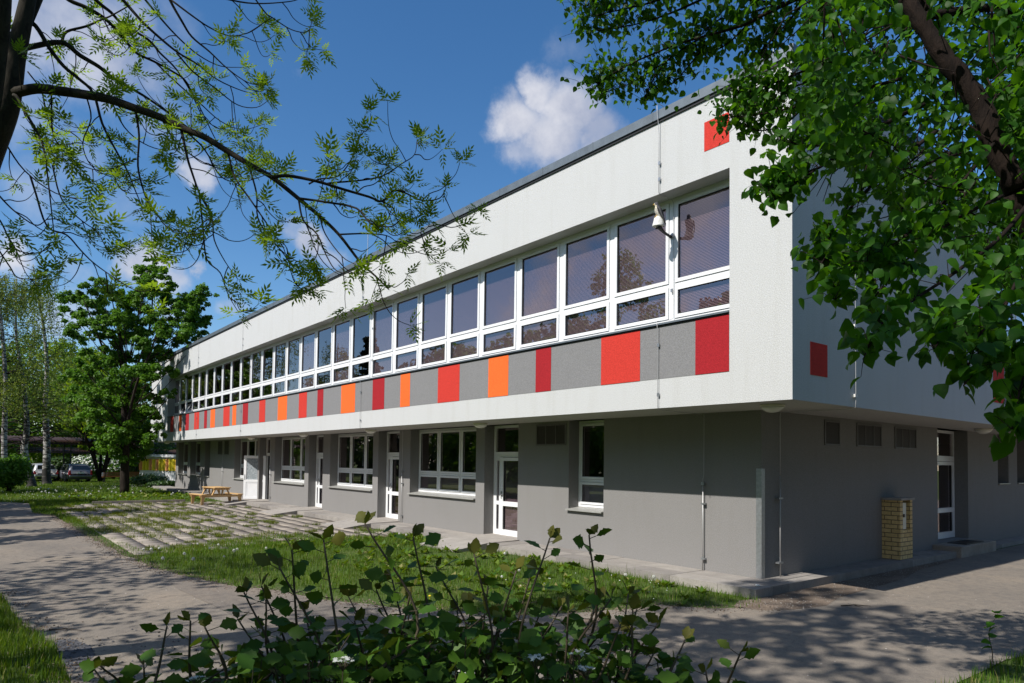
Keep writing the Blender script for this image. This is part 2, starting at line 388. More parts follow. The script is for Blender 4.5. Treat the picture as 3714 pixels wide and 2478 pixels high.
# ------------------------------------------------------------------ the school building
XL, XR = -45.42, 0.0            # upper storey along the long facade (plane y = 0)
ZC, ZA, ZB, ZS, ZT = 2.965, 6.777, 3.480, 4.470, 8.115
DEP = 24.0
LX, LY = -1.40, 1.4715          # planes of the set-back ground floor
LXE = -44.72
RX0, RX1 = -40.45, -1.065       # ribbon window recess
RY0, RY1 = 8.58, 21.6           # recess of the short side
D = .36
bld = empty('school_building', (-22, 6, 0), 'long two-storey school building with grey ground floor and striped white upper floor', 'building')
def P(o): o.parent = bld; o.matrix_parent_inverse = bld.matrix_world.inverted(); o.location = Vector(o.location) - Vector(bld.location); return o
BO = np.array([-22, 6, 0.0])
class BB(MB):                    # geometry given in world metres, stored relative to the building's origin
    def add(s, V, F, mi=0): return MB.add(s, [(q[0]+22, q[1]-6, q[2]) for q in V], F, mi)
def grid_wall(mb, us, zs, holes, pt, rev, floors=True):
    """front faces of a wall on a (u,z) grid minus holes, with reveals; pt(u,z,depth)"""
    us = sorted(set(us)); zs = sorted(set(zs))
    def hole(u, z): return any(h[0] < u < h[1] and h[2] < z < h[3] for h in holes)
    for i in range(len(us)-1):
        for j in range(len(zs)-1):
            if not hole((us[i]+us[i+1])/2, (zs[j]+zs[j+1])/2):
                mb.quad(pt(us[i],zs[j],0), pt(us[i+1],zs[j],0), pt(us[i+1],zs[j+1],0), pt(us[i],zs[j+1],0))
    for (a, b, c_, d_) in holes:
        r = rev
        mb.quad(pt(a,c_,0), pt(a,d_,0), pt(a,d_,r), pt(a,c_,r)); mb.quad(pt(b,d_,0), pt(b,c_,0), pt(b,c_,r), pt(b,d_,r))
        mb.quad(pt(a,d_,0), pt(b,d_,0), pt(b,d_,r), pt(a,d_,r)); mb.quad(pt(b,c_,0), pt(a,c_,0), pt(a,c_,r), pt(b,c_,r))
ptS = lambda u, z, d: (u, d, z)                 # long facade, upper
ptE = lambda u, z, d: (-d, u, z)                # short facade, upper
w = BB()
grid_wall(w, [XL, RX0, RX1, XR], [ZC, ZS, ZA, ZT], [(RX0, RX1, ZS, ZA)], ptS, D+.1)
grid_wall(w, [0, RY0, RY1, DEP], [ZC, ZS, ZA, ZT], [(RY0, RY1, ZS, ZA)], ptE, D+.1)
w.quad((XL,0,ZC), (XL,DEP,ZC), (XL,DEP,ZT), (XL,0,ZT)); w.quad((XL,DEP,ZC), (0,DEP,ZC), (0,DEP,ZT), (XL,DEP,ZT))
upper = w.build('upper_wall', M['plaster'], bld)
so = BB(); so.quad((XL+.002,.002,ZC), (-.002,.002,ZC), (-.002,DEP-.002,ZC), (XL+.002,DEP-.002,ZC)); so.build('soffit', M['soffit'], bld)
rf = BB(); rf.quad((XL,0,ZT-.02), (0,0,ZT-.02), (0,DEP,ZT-.02), (XL,DEP,ZT-.02)); rf.build('roof', M['cap_dark'], bld)
cp = BB()                                        # zinc coping: vertical upstand with a dark shade strip below
ov = .05
for (x0, x1, y0, y1) in ((XL-ov, ov, -ov, .32), (XL-ov, XL+.32, .32, DEP+ov), (-.32, ov, .32, DEP+ov), (XL+.32, -.32, DEP-.3, DEP+ov)):
    cp.box(x0, x1, y0, y1, ZT+.0, ZT+.16)
for k in range(30):                              # standing joints of the coping
    x = XL + .8 + k*1.5; cp.box(x-.012, x+.012, -ov-.004, .322, ZT+.002, ZT+.166)
cop = cp.build('coping', M['zinc'], bld)
dp = BB(); dp.box(XL-.025, .025, -.025, .0, ZT-.05, ZT-.002); dp.box(.0, .025, .0, DEP, ZT-.05, ZT-.002); dp.build('coping_shade_strip', M['cap_dark'], bld)  # near-black strip stands for the shadowed gap under the coping
# -- rooms behind the glass
r = BB(); 
r.quad((XL+.05,6.5,ZC+.02), (-6,6.5,ZC+.02), (-6,6.5,ZT-.05), (XL+.05,6.5,ZT-.05)); r.quad((-6,6.5,ZC+.02), (-6,DEP-.1,ZC+.02), (-6,DEP-.1,ZT-.05), (-6,6.5,ZT-.05))
for k in range(6): 
    x = -7.6 - k*6.6; r.box(x-.06, x+.06, 1.0, 6.5, ZC+.02, ZT-.06)
r.quad((XL+.05,.5,ZC+.9), (-.5,.5,ZC+.9), (-.5,6.5,ZC+.9), (XL+.05,6.5,ZC+.9)); r.quad((XL+.05,.5,6.95), (-.5,.5,6.95), (-.5,6.5,6.95), (XL+.05,6.5,6.95))
r.build('room_wall', M['interior'], bld)
# -- coloured band under the ribbon windows
bg = BB(); bg.box(RX0, RX1, -.004, -.0005, ZB, ZS-.05); bg.box(.0005, .004, RY0, RY1, ZB, ZS-.05); bg.build('grey_band', M['band_grey'], bld)
PAN = [('d',-1.71,-1.066),('r',-3.88,-2.91),('d',-5.81,-5.32),('o',-7.51,-6.76),('r',-9.7,-8.71),('o',-11.66,-11.13),('d',-13.35,-12.61),('o',-15.56,-14.54),('d',-17.5,-17.0),('r',-19.2,-18.45),('o',-21.38,-20.4),('r',-23.58,-22.84),('d',-25.77,-25.04),('o',-27.28,-26.72),('r',-28.71,-27.72),('o',-30.92,-30.13),('d',-32.1,-31.57),('r',-34.08,-33.08),('d',-35.99,-35.21),('o',-37.45,-36.88),('r',-39.61,-38.83)]
KEY = {'d': ('dark_red', 'dark red wall panel'), 'r': ('red', 'bright red wall panel'), 'o': ('orange', 'orange wall panel')}
for k, a, b in PAN:
    q = BB(); q.box(a, b, -.009, -.0045, ZB+.001, ZS-.051); o = q.build('colour_panel', M[KEY[k][0]], bld); o['label'] = KEY[k][1]
for k, a, b in (('r',8.583,9.3),('r',10.5,11.3),('d',13.2,13.7),('o',15.2,16.0),('r',18.0,19.0)):
    q = BB(); q.box(.0045, .009, a, b, ZB+.001, ZS-.051); o = q.build('colour_panel', M[KEY[k][0]], bld); o['label'] = KEY[k][1]
q = BB(); q.box(-1.549, -1.071, -.006, -.0005, 7.205, 7.697); o = q.build('colour_square', M['red'], bld); o['label'] = 'bright red square high on the white front'
q = BB(); q.box(.0005, .006, .512, 1.033, 3.376, 3.882); o = q.build('colour_square', M['red'], bld); o['label'] = 'bright red square low on the short side'
# sloping tin sill under the ribbon windows, with a dark strip that paints the shade beneath
sl = BB(); sl.add([(RX0,D+.02,ZS+.055),(RX1,D+.02,ZS+.055),(RX1,-.045,ZS-.015),(RX0,-.045,ZS-.015),(RX0,D+.02,ZS+.035),(RX1,D+.02,ZS+.035),(RX1,-.045,ZS-.045),(RX0,-.045,ZS-.045)], [(0,3,2,1),(4,5,6,7),(3,7,6,2),(0,1,5,4),(1,2,6,5),(0,4,7,3)])
sl.add([(-D-.02,RY0,ZS+.055),(-D-.02,RY1,ZS+.055),(.045,RY1,ZS-.015),(.045,RY0,ZS-.015),(-D-.02,RY0,ZS+.035),(-D-.02,RY1,ZS+.035),(.045,RY1,ZS-.045),(.045,RY0,ZS-.045)], [(0,1,2,3),(7,6,5,4),(2,6,7,3),(4,5,1,0),(5,6,2,1),(3,7,4,0)])
sl.build('window_sill', M['zinc'], bld)
sd = BB(); sd.box(RX0, RX1, -.02, -.0095, ZS-.07, ZS-.046); sd.box(.0095, .02, RY0, RY1, ZS-.07, ZS-.046); sd.build('sill_shade_strip', M['cap_dark'], bld)

# -- windows: frame mesh with panes (and blinds) as its pieces
def window(name, T, x0, x1, z0, z1, cols, trans, blind=None, fw=.065, sw=.07, tilt=None, dep=.07):
    """T(u,dep,z)->world; cols: u positions of mullion centres; trans: z of transom centre or None"""
    f = BB(); g = BB()
    def bar(mb, a, b, c_, d_, o0, o1, mi=0):
        V = [T(a,o0,c_),T(b,o0,c_),T(b,o1,c_),T(a,o1,c_),T(a,o0,d_),T(b,o0,d_),T(b,o1,d_),T(a,o1,d_)]
        mb.add(V, [(0,3,2,1),(4,5,6,7),(0,1,5,4),(1,2,6,5),(2,3,7,6),(3,0,4,7)], mi)
    bar(f, x0, x0+fw, z0, z1, 0, dep); bar(f, x1-fw, x1, z0, z1, 0, dep)
    bar(f, x0+fw, x1-fw, z1-fw, z1, 0, dep); bar(f, x0+fw, x1-fw, z0, z0+fw, 0, dep)
    us = [x0+fw] + [v for c_ in cols for v in (c_-fw/2, c_+fw/2)] + [x1-fw]
    zs = [z0+fw] + ([trans-fw/2, trans+fw/2] if trans else []) + [z1-fw]
    for c_ in cols: bar(f, c_-fw/2, c_+fw/2, z0+fw, z1-fw, 0, dep)
    cells = [(us[2*i], us[2*i+1], zs[2*j], zs[2*j+1]) for i in range(len(us)//2) for j in range(len(zs)//2)]
    if trans:
        for i in range(len(us)//2): bar(f, us[2*i], us[2*i+1], trans-fw/2, trans+fw/2, 0.001, dep)
    opened = []
    for ci, (a, b, c_, d_) in enumerate(cells):
        e = .006
        if tilt and ci in tilt: opened.append((a, b, c_, d_)); continue
        for (p0, p1, p2, p3) in ((a+e, a+sw, c_+e, d_-e), (b-sw, b-e, c_+e, d_-e), (a+sw, b-sw, d_-sw, d_-e), (a+sw, b-sw, c_+e, c_+sw)):
            bar(f, p0, p1, p2, p3, -.016, dep-.012)
        k = .012                                  # glazing gasket
        for (p0, p1, p2, p3) in ((a+sw, a+sw+k, c_+sw, d_-sw), (b-sw-k, b-sw, c_+sw, d_-sw), (a+sw+k, b-sw-k, d_-sw-k, d_-sw), (a+sw+k, b-sw-k, c_+sw, c_+sw+k)):
            bar(f, p0, p1, p2, p3, .004, .03, 1)
    w_ = f.build(name, [M['pvc'], M['gasket']], bld)
    for ci, (a, b, c_, d_) in enumerate(cells):
        if (a, b, c_, d_) in opened: continue
        q = BB(); q.quad(T(a+sw,.018,c_+sw), T(b-sw,.018,c_+sw), T(b-sw,.018,d_-sw), T(a+sw,.018,d_-sw)); child(q.build('pane', M['glass']), w_)
    for (a, b, c_, d_) in opened:                 # bottom-hung sash tilted inward at the top
        q = BB(); h = d_-c_
        def TT(u, o, z): t = (z-c_)/h; return T(u, o+.03+.26*t, c_+(z-c_)*.93)
        sv = T; 
        def bar2(p0, p1, p2, p3):
            V = [TT(p0,-.02,p2),TT(p1,-.02,p2),TT(p1,.03,p2),TT(p0,.03,p2),TT(p0,-.02,p3),TT(p1,-.02,p3),TT(p1,.03,p3),TT(p0,.03,p3)]
            q.add(V, [(0,3,2,1),(4,5,6,7),(0,1,5,4),(1,2,6,5),(2,3,7,6),(3,0,4,7)])
        for z in ((a, a+sw, c_, d_), (b-sw, b, c_, d_), (a+sw, b-sw, d_-sw, d_), (a+sw, b-sw, c_, c_+sw)): bar2(*z)
        child(q.build('tilted_sash', M['pvc']), w_)
        q = BB(); q.quad(TT(a+sw,0,c_+sw), TT(b-sw,0,c_+sw), TT(b-sw,0,d_-sw), TT(a+sw,0,d_-sw)); child(q.build('pane', M['glass']), w_)
    if blind:
        for (cell, frac, mat, pitch) in blind:
            a, b, c_, d_ = cells[cell]; q = BB(); z = d_-sw-.02; zend = d_-sw-(d_-c_-2*sw)*frac
            bar(q, a+sw, b-sw, z-.02, z+.03, .05, .085)
            while z > zend:
                z -= pitch
                q.quad(T(a+sw+.01,.052,z-.013), T(b-sw-.01,.052,z-.013), T(b-sw-.01,.070,z+.011), T(a+sw+.01,.070,z+.011))
            child(q.build('blind', M[mat]), w_)
    return w_
def child(o, par): o.parent = par; return o
TS = lambda u, d, z: (u, D+d, z)
xs = [-1.065] + [-2.49-1.464*k for k in range(26)] + [RX0]
for k in range(27):
    b, a = xs[k], xs[k+1]; bl = None
    if k < 9: bl = [(0, 1.0, 'blind', .026), (1, [.98,.98,.98,.97,.98,.98,.98,.98,.98][k], 'blind', .026)]
    elif k in (10, 12): bl = [(1, .98, 'blind', .034), (0, .98, 'blind', .034)]
    elif k == 26: bl = [(0, 1, 'blind_white', .05), (1, 1, 'blind_white', .05)]
    window('window', TS, a, b, ZS+.056, ZA-.001, [], 5.20, bl, tilt=({0} if k in (24, 25) else None))
TE = lambda u, d, z: (-D-d, u, z)
for k in range(9):
    a = RY0 + k*1.446; window('window', TE, a, a+1.446, ZS+.056, ZA-.001, [], 5.20, None)

# -- ground floor, set back
lw = BB()
OPEN = [(-6.32,-5.205,.92),(-9.63,-8.19,0),(-13.60,-10.03,.96),(-15.75,-14.31,0),(-19.70,-16.14,.94),(-21.81,-20.38,0),(-25.80,-22.24,.93),(-27.88,-26.46,0),(-31.82,-28.25,.92),(-37.59,-36.45,.90),(-40.85,-38.54,.89),(-44.02,-41.58,.90)]
ptL = lambda u, z, d: (u, LY+d, z); ptR = lambda u, z, d: (LX-d, u, z)
RV = .32
grid_wall(lw, [LXE, LX]+[v for o in OPEN for v in o[:2]], [-.2, 0, .88, .89, .90, .92, .93, .94, .96, ZC], [(a, b, z0, ZC) for a, b, z0 in OPEN], ptL, RV+.06)
OPR = [(9.30,11.35,.13),(13.69,14.62,1.53),(15.40,16.35,1.53),(18.2,19.2,1.53)]
grid_wall(lw, [LY, 23]+[v for o in OPR for v in o[:2]], [-.3, .13, 1.53, ZC], [(a, b, z0, ZC) for a, b, z0 in OPR], ptR, RV+.06)
lw.quad((LXE,LY,-.2), (LXE,LY,ZC), (LXE,23,ZC), (LXE,23,-.2)); lw.quad((LXE,23,-.2), (LX,23,-.2), (LX,23,ZC), (LXE,23,ZC))
lw.build('lower_wall', M['plaster_grey'], bld)
ri = BB(); ri.quad((LXE+.05,6.2,0), (-6.5,6.2,0), (-6.5,6.2,ZC-.01), (LXE+.05,6.2,ZC-.01)); ri.quad((-6.5,6.2,0), (-6.5,22.9,0), (-6.5,22.9,ZC-.01), (-6.5,6.2,ZC-.01))
for k in range(7): x = -9.9 - k*5.9; ri.box(x-.06, x+.06, 2.0, 6.2, 0, ZC-.01)
ri.quad((LXE,1.85,.004), (LX-.4,1.85,.004), (LX-.4,22,.004), (LXE,22,.004)); ri.build('room_wall', M['interior'], bld)
TL = lambda u, d, z: (u, LY+RV+d, z); TR = lambda u, d, z: (LX-RV-d, u, z)
def lower_window(a, b, z0, cols, bl=None, tilt=None):
    w_ = window('window', TL, a, b, z0+.045, ZC-.002, cols, 1.575, bl, .06, .062, tilt)
    q = BB(); y0 = LY-.075; q.add([(a-.03,LY+RV,z0+.04),(b+.0,LY+RV,z0+.04),(b+.0,y0,z0-.0),(a-.03,y0,z0-.0),(a-.03,LY+RV,z0+.02),(b,LY+RV,z0+.02),(b,y0,z0-.03),(a-.03,y0,z0-.03)], [(0,3,2,1),(4,5,6,7),(3,7,6,2),(1,2,6,5),(0,4,7,3)])
    q.build('sill', M['sill'], bld)
lower_window(-6.32, -5.205, .92, [], [(0, 1, 'blind_white', .028)])
for a, b, z0, t in ((-13.60,-10.03,.96,None), (-19.70,-16.14,.94,None), (-25.80,-22.24,.93,None), (-31.82,-28.25,.92,{2})):
    lower_window(a, b, z0, [a+(b-a)/3, a+2*(b-a)/3], ([(0,1,'blind',.03),(2,1,'blind',.03),(4,1,'blind',.03)] if a == -13.60 else None), t)
lower_window(-40.85, -38.54, .89, [-39.7]); lower_window(-44.02, -41.58, .90, [-42.8])
q = BB(); q.quad((-37.59,LY+.3,.90), (-36.45,LY+.3,.90), (-36.45,LY+.3,ZC), (-37.59,LY+.3,ZC)); o = q.build('recess_panel', M['louvre'], bld); o['label'] = 'dark blind panel in a narrow wall recess'
q = BB(); q.box(-37.62, -36.45, LY-.06, LY+.29, .875, .91); q.build('sill', M['sill'], bld)
def louvre(pt, a, b, z0, z1, n):
    f = BB(); k = .035
    def bar(p0, p1, p2, p3, d0, d1, mi): 
        V = [pt(p0,p2,d0),pt(p1,p2,d0),pt(p1,p2,d1),pt(p0,p2,d1),pt(p0,p3,d0),pt(p1,p3,d0),pt(p1,p3,d1),pt(p0,p3,d1)]
        f.add(V, [(0,3,2,1),(4,5,6,7),(0,1,5,4),(1,2,6,5),(2,3,7,6),(3,0,4,7)], mi)
    bar(a, a+k, z0, z1, -.02, .01, 1); bar(b-k, b, z0, z1, -.02, .01, 1); bar(a+k, b-k, z0, z0+k, -.02, .01, 1); bar(a+k, b-k, z1-k, z1, -.02, .01, 1)
    for i in range(1, n): u = a+(b-a)*i/n; bar(u-.011, u+.011, z0+k, z1-k, -.017, .01, 1)
    bar(a+k, b-k, z0+k, z1-k, -.006, .004, 0)
    z = z0+k+.02
    while z < z1-k-.02: bar(a+k, b-k, z, z+.012, -.012, -.005, 0); z += .035
    o = f.build('ventilation_grille', [M['louvre'], M['vent_frame']], bld)
louvre(ptL, -7.485, -6.412, 2.394, 2.90, 3); louvre(ptL, -34.85, -34.0, 2.15, 2.92, 1); louvre(ptL, -33.6, -32.8, 2.15, 2.92, 1)
louvre(ptR, 3.69, 4.312, 2.397, 2.896, 1); louvre(ptR, 5.04, 6.2, 2.405, 2.896, 3); louvre(ptR, 6.87, 8.04, 2.40, 2.896, 3)
# doors: frame mesh with top light, narrow side light and a glazed leaf
def door(T, a, b, z0, side, flip=False, leaf=True, zt=2.18, blind=False):
    f = BB(); S_ = (lambda u: a+b-u) if flip else (lambda u: u)
    def bar(p0, p1, p2, p3, o0, o1, mi=0):
        p0, p1 = S_(p0), S_(p1)
        V = [T(p0,o0,p2),T(p1,o0,p2),T(p1,o1,p2),T(p0,o1,p2),T(p0,o0,p3),T(p1,o0,p3),T(p1,o1,p3),T(p0,o1,p3)]
        F = [(0,3,2,1),(4,5,6,7),(0,1,5,4),(1,2,6,5),(2,3,7,6),(3,0,4,7)]
        f.add(V, [t[::-1] for t in F] if flip else F, mi)
    zt1 = ZC-.002; k = .07
    bar(a, a+k, z0, zt1, 0, .08); bar(b-k, b, z0, zt1, 0, .08); bar(a+k, b-k, zt1-k, zt1, 0, .08); bar(a+k, b-k, zt-.07, zt+.07, 0, .08)
    panes = [(a+k+.012, b-k-.012, zt+.082, zt1-k-.012)]
    bar(a+k, b-k, zt+.07, zt+.082, .01, .05, 1); 
    u0 = a+k
    if side:                                        # narrow side light
        for z_ in ((z0, z0+.16), (.83, .93), (zt-.17, zt-.07)): bar(u0, u0+side, z_[0], z_[1], 0, .07)
        bar(u0, u0+.06, z0+.16, zt-.17, .001, .07); bar(u0+side-.07, u0+side, z0+.16, zt-.17, .001, .07)
        panes += [(u0+.06, u0+side-.07, z0+.16, .83), (u0+.06, u0+side-.07, .93, zt-.17)]
        u0 += side+.008
    d_ = f.build('door', [M['pvc'], M['gasket']], bld)
    def pane(p):
        q = BB(); p0, p1 = S_(p[0]), S_(p[1]); q.quad(T(p0,.03,p[2]), T(p1,.03,p[2]), T(p1,.03,p[3]), T(p0,.03,p[3])); child(q.build('pane', M['glass']), d_)
    for p in panes: pane(p)
    if leaf:
        f = BB(); u1 = b-k-.005
        for z_ in ((z0+.01, z0+.17), (.81, .93), (zt-.17, zt-.08)): bar(u0+.12, u1-.12, z_[0], z_[1], -.02, .055)
        bar(u0, u0+.12, z0+.01, zt-.08, -.02, .055); bar(u1-.12, u1, z0+.01, zt-.08, -.02, .055)
        for p in ((u0+.12, u1-.12, z0+.17, .81), (u0+.12, u1-.12, .93, zt-.17)):
            for g_ in ((p[0], p[0]+.012, p[2], p[3]), (p[1]-.012, p[1], p[2], p[3])): bar(g_[0], g_[1], g_[2], g_[3], .004, .05, 1)
            pane(p)
        child(f.build('leaf', [M['pvc'], M['gasket']]), d_)
        f = BB(); bar(u0+.05, u0+.075, 1.0, 1.2, -.04, -.02); bar(u0+.05, u0+.19, 1.10, 1.125, -.07, -.045); bar(u0+.05, u0+.075, 1.10, 1.125, -.07, -.04); child(f.build('handle', M['galv']), d_)
        if blind:
            q = BB()
            for (z, e) in ((.80, z0+.2), (2.0, .95)):
                while z > e:
                    z -= .028; q.quad(T(S_(u0+.13),.055,z-.008), T(S_(u1-.13),.055,z-.008), T(S_(u1-.13),.075,z+.008), T(S_(u0+.13),.075,z+.008))
            child(q.build('blind', M['blind']), d_)
    return d_, u0
door(TL, -9.63, -8.19, .012, .24, blind=True); door(TL, -15.75, -14.31, .012, .24); door(TL, -21.81, -20.38, .012, .24)
d4, _ = door(TL, -27.88, -26.46, .012, 0, leaf=False)
q = BB(); q.quad((-27.8,LY+1.6,.01), (-26.4,LY+1.6,.01), (-26.4,LY+1.6,2.2), (-27.8,LY+1.6,2.2)); o = child(q.build('lobby_panel', M['interior_light']), d4)
door(TR, 9.30, 11.35, .13, .24, zt=2.22)
# the open leaf, swung out at the fourth door
hp = np.array([-27.80, LY+RV-.02]); fe = G(884, 1809, .03)[:2]; dv = fe-hp; dv = dv/np.linalg.norm(dv)*1.12; nn_ = np.array([-dv[1], dv[0]])/np.linalg.norm(dv)
TD = lambda u, d, z: (hp[0]+dv[0]*u/1.12+nn_[0]*d, hp[1]+dv[1]*u/1.12+nn_[1]*d, z)
f = BB()
def dbar(a, b, c_, d_, o0, o1, mi=0):
    V = [TD(a,o0,c_),TD(b,o0,c_),TD(b,o1,c_),TD(a,o1,c_),TD(a,o0,d_),TD(b,o0,d_),TD(b,o1,d_),TD(a,o1,d_)]
    f.add(V, [(0,3,2,1),(4,5,6,7),(0,1,5,4),(1,2,6,5),(2,3,7,6),(3,0,4,7)], mi)
for a, b, c_, d_ in ((0,.13,.03,2.11), (.99,1.12,.03,2.11), (.13,.99,.03,.15), (.13,.99,.84,.96), (.13,.99,1.98,2.11)): dbar(a, b, c_, d_, -.035, .035)
dbar(.13, .99, .15, .84, -.02, .02)
for a, b, c_, d_ in ((.17,.19,.19,.80),(.93,.95,.19,.80),(.19,.93,.19,.21),(.19,.93,.78,.80)): dbar(a, b, c_, d_, -.026, .026)
lf = child(f.build('leaf', M['pvc']), d4); lf['label'] = 'white door leaf swung open, frosted glass above a solid panel'
f = BB(); dbar(.13, .99, .96, 1.98, -.008, .008); child(f.build('pane', M['frosted']), d4)
f = BB(); dbar(1.04, 1.07, .95, 1.2, -.05, .05); dbar(.9, 1.07, 1.10, 1.125, -.085, -.06); dbar(1.045, 1.065, 1.10, 1.125, -.085, .05); child(f.build('handle', M['galv']), d4)
for a, b in ((13.69,14.62), (15.40,16.35), (18.2,19.2)):
    window('window', TR, a, b, 1.575, ZC-.002, [], None, None, .06, .06)
    q = BB(); q.box(LX-RV, LX+.05, a-.02, b, 1.525, 1.55); q.build('sill', M['sill'], bld)
# galvanised guard on the ground floor corner
q = BB(); q.box(LX-.10, LX+.006, LY-.006, LY-.001, 0.0, 1.93); q.box(LX+.001, LX+.006, LY-.001, LY+.10, 0, 1.93); q.build('corner_guard', M['galv'], bld)
# plinth line
# ------------------------------------------------------------------ lamps under the overhang
def soffit_lamp(x, y, label):
    t = empty('soffit_lamp', (x, y, ZC), label, 'ceiling lamp', 'round lamps under the overhang')
    m = MB(); m.lathe([(.19,-.035),(.19,-.001),(.16,-.0005)], 24); m.build('base', M['cream'], t, True)
    m = MB(); m.lathe([(.03,-.13),(.09,-.118),(.14,-.09),(.17,-.06),(.182,-.036)], 24); m.build('lamp_shade', M['lamp'], t, True)
for x, y, l in ((-.68,.61,'round white soffit lamp at the building corner above the metal corner guard'), (-8.85,.75,'round white soffit lamp above the nearest white glazed door'), (-14.87,.73,'round white soffit lamp above the second white glazed door from the corner'),
    (-20.52,.72,'round white soffit lamp above the third white glazed door from the corner'), (-26.9,.75,'round white soffit lamp above the open white door'), (-43.3,.6,'round white soffit lamp at the far end near the tree'), (-.70,10.25,'round lamp on the short side above the shaded door and step')):
    soffit_lamp(x, y, l)
# ------------------------------------------------------------------ lightning conductors
def conductor(x, label, up=True, low=None, lowx=None):
    t = empty('lightning_conductor', (x, 0, ZT), label, 'lightning conductor', 'lightning conductors on the long front')
    o = np.array([x, 0, ZT]); m = MB(); cl = []
    def pts(L): return [tuple(np.array(p)-o) for p in L]
    m.tube(pts([(x,.3,ZT+.19),(x,.05,ZT+.27),(x,-.05,ZT+.27),(x,-.095,ZT+.24),(x,-.09,ZT+.1),(x,-.05,ZT-.12),(x,-.035,ZT-.3),(x,-.035,ZA+.01),(x+.0,.03,ZA-.02),(x+.02,D-.06,ZA-.03),(x+.04,D-.03,ZA-.1),(x+.04,D-.03,ZS+.13),(x+.02,D-.08,ZS+.09),(x,-.07,ZS+.02),(x,-.05,ZS-.12),(x,-.035,ZS-.3),(x,-.035,ZC+.04),(x,-.02,ZC-.025),(x,.1,ZC-.03),(lowx if lowx else x,LY-.06,ZC-.03)]), .0055, 6)
    for z, y in ((ZT-.8,-.03),(ZA+.25,-.03),(6.1,D-.03),(5.1,D-.03),(ZS-.4,-.03),(ZB-.28,-.03)): cl.append((-.012, .028, y-.012, y+.012, z-ZT-.03, z-ZT+.03))
    if low:
        X = lowx or x; y = LY-.055
        m.tube(pts([(X,LY-.06,ZC-.03),(X,y,ZC-.09),(X,y,1.8),(X-.02,y,1.72),(X-.02,y,1.6)]), .005, 6)
        m.tube(pts([(X-.02,y,1.62),(X-.02,y,.0)]), .011, 8)
        cl.append((X-.05-x, X+.01-x, y-.02, y+.02, 1.60-ZT, 1.66-ZT))
        for z in (1.25, .22): cl.append((X-.05-x, X+.03-x, y-.018, LY-.002, z-.015-ZT, z+.015-ZT))
    m.build('cable', M['wire'], t, True)
    for q in cl: MB().box(*q).build('clamp', M['galv'], t)
conductor(-2.48, 'thin lightning conductor passing the falcon figure on the nearest windows', low=True, lowx=-2.56)
conductor(-14.1, 'thin lightning conductor running down beside the second glazed door', low=True, lowx=-14.0)
conductor(-25.97, 'thin lightning conductor running down beside the open white door', low=True, lowx=-26.2)
conductor(-33.5, 'thin lightning conductor running down between the two far wall grilles', low=True, lowx=-33.75)
t = empty('lightning_conductor', (0, 1.91, 3), 'thin lightning conductor on the shaded short side beside the low red square', 'lightning conductor')
m = MB(); m.tube([(-.06,0,5.4),(.035,0,5.3),(.035,0,5.0),(.035,0,.06),(.025,0,-.05),(-.05,-.0,-.065),(-.5,.03,-.06),(LX+.07,.07,-.06),(LX+.06,.07,-.12),(LX+.06,.07,-1.2)], .006, 6); m.tube([(LX+.06,.07,-1.2),(LX+.06,.07,-3.0)], .012, 8); m.build('cable', M['wire'], t, True)
for z in (5.0, 3.9, 2.8, 1.3, .15): MB().box(.0, .05, -.05, .03, z-.025, z+.025).build('clamp', M['rock_white'], t)
for z in (-1.6, -2.75): MB().box(LX+.0, LX+.08, .0, .14, z-.015, z+.015).build('clamp', M['galv'], t)
# roof rods
for x, y, h, l in ((-14.9, .5, 1.25, 'thin upright lightning rod above the middle of the roof edge'), (-.45, .25, 1.9, 'thin upright lightning rod on the near roof corner, half hidden by leaves'), (-38.4, .4, 1.3, 'thin upright lightning rod at the far end of the roof edge')):
    t = empty('lightning_rod', (x, y, ZT+.16), l, 'lightning rod', 'lightning rods on the roof')
    m = MB(); m.tube([(0,0,0),(0,0,h)], .011, 6); m.build('rod', M['galv'], t); m = MB(); m.box(-.1,.1,-.1,.1,0,.06); m.build('foot', M['slab'], t)
# ------------------------------------------------------------------ walkway, ramps, step
sb = MB()
def slabs(x0, x1, y0, y1, dx, dy, z1=0.0, z0=-.2):
    x = x0
    while x < x1-.02:
        y = y0
        while y < y1-.02:
            j = random.uniform(-.004, .004); sb.box(x+.003, min(x+dx, x1)-.003, y+.003, min(y+dy, y1)-.003, z0, z1+j); y += dy
        x += dx
slabs(-46.6, -.88, .46, 1.47, 1.0, .505)
slabs(LX+.002, -.88, 1.47, 9.0, .26, 1.0); slabs(LX+.002, -.95, 11.4, 22, .5, 1.0, -.06)
pv = sb.build('pavement', M['slab'], None); tag(pv, kind='structure')
me = pv.data; a = me.attributes.new('var', 'FLOAT', 'POINT'); vals = np.repeat(RNG.random(len(me.vertices)//8), 8).astype(np.float32); a.data.foreach_set('value', vals)
for i, (xa, xb, l) in enumerate(((-9.72,-8.1,'shallow concrete ramp at the nearest white glazed door'), (-15.84,-14.2,'shallow concrete ramp at the second white glazed door'), (-21.9,-20.3,'shallow concrete ramp at the third white glazed door'), (-27.95,-26.4,'shallow concrete ramp below the open white door'))):
    t = empty('door_ramp', ((xa+xb)/2, .5, 0), l, 'ramp', 'concrete ramps at the doors'); h = (xb-xa)/2; m = MB()
    for (y0, y1, z0_, z1_) in ((1.29,.55,.035,.022), (.547,-.04,.022,.012), (-.043,-.95,.010,-.098)):
        m.add([(-h,y1,-.2),(h,y1,-.2),(h,y0,-.2),(-h,y0,-.2),(-h,y1,z1_),(h,y1,z1_),(h,y0,z0_),(-h,y0,z0_)], [(0,3,2,1),(4,5,6,7),(0,1,5,4),(1,2,6,5),(2,3,7,6),(3,0,4,7)])
    m.build('ramp_slab', M['slab'], t)
t = empty('door_step', (LX+.3, 10.2, -.2), 'single concrete step below the shaded door on the short side', 'step')
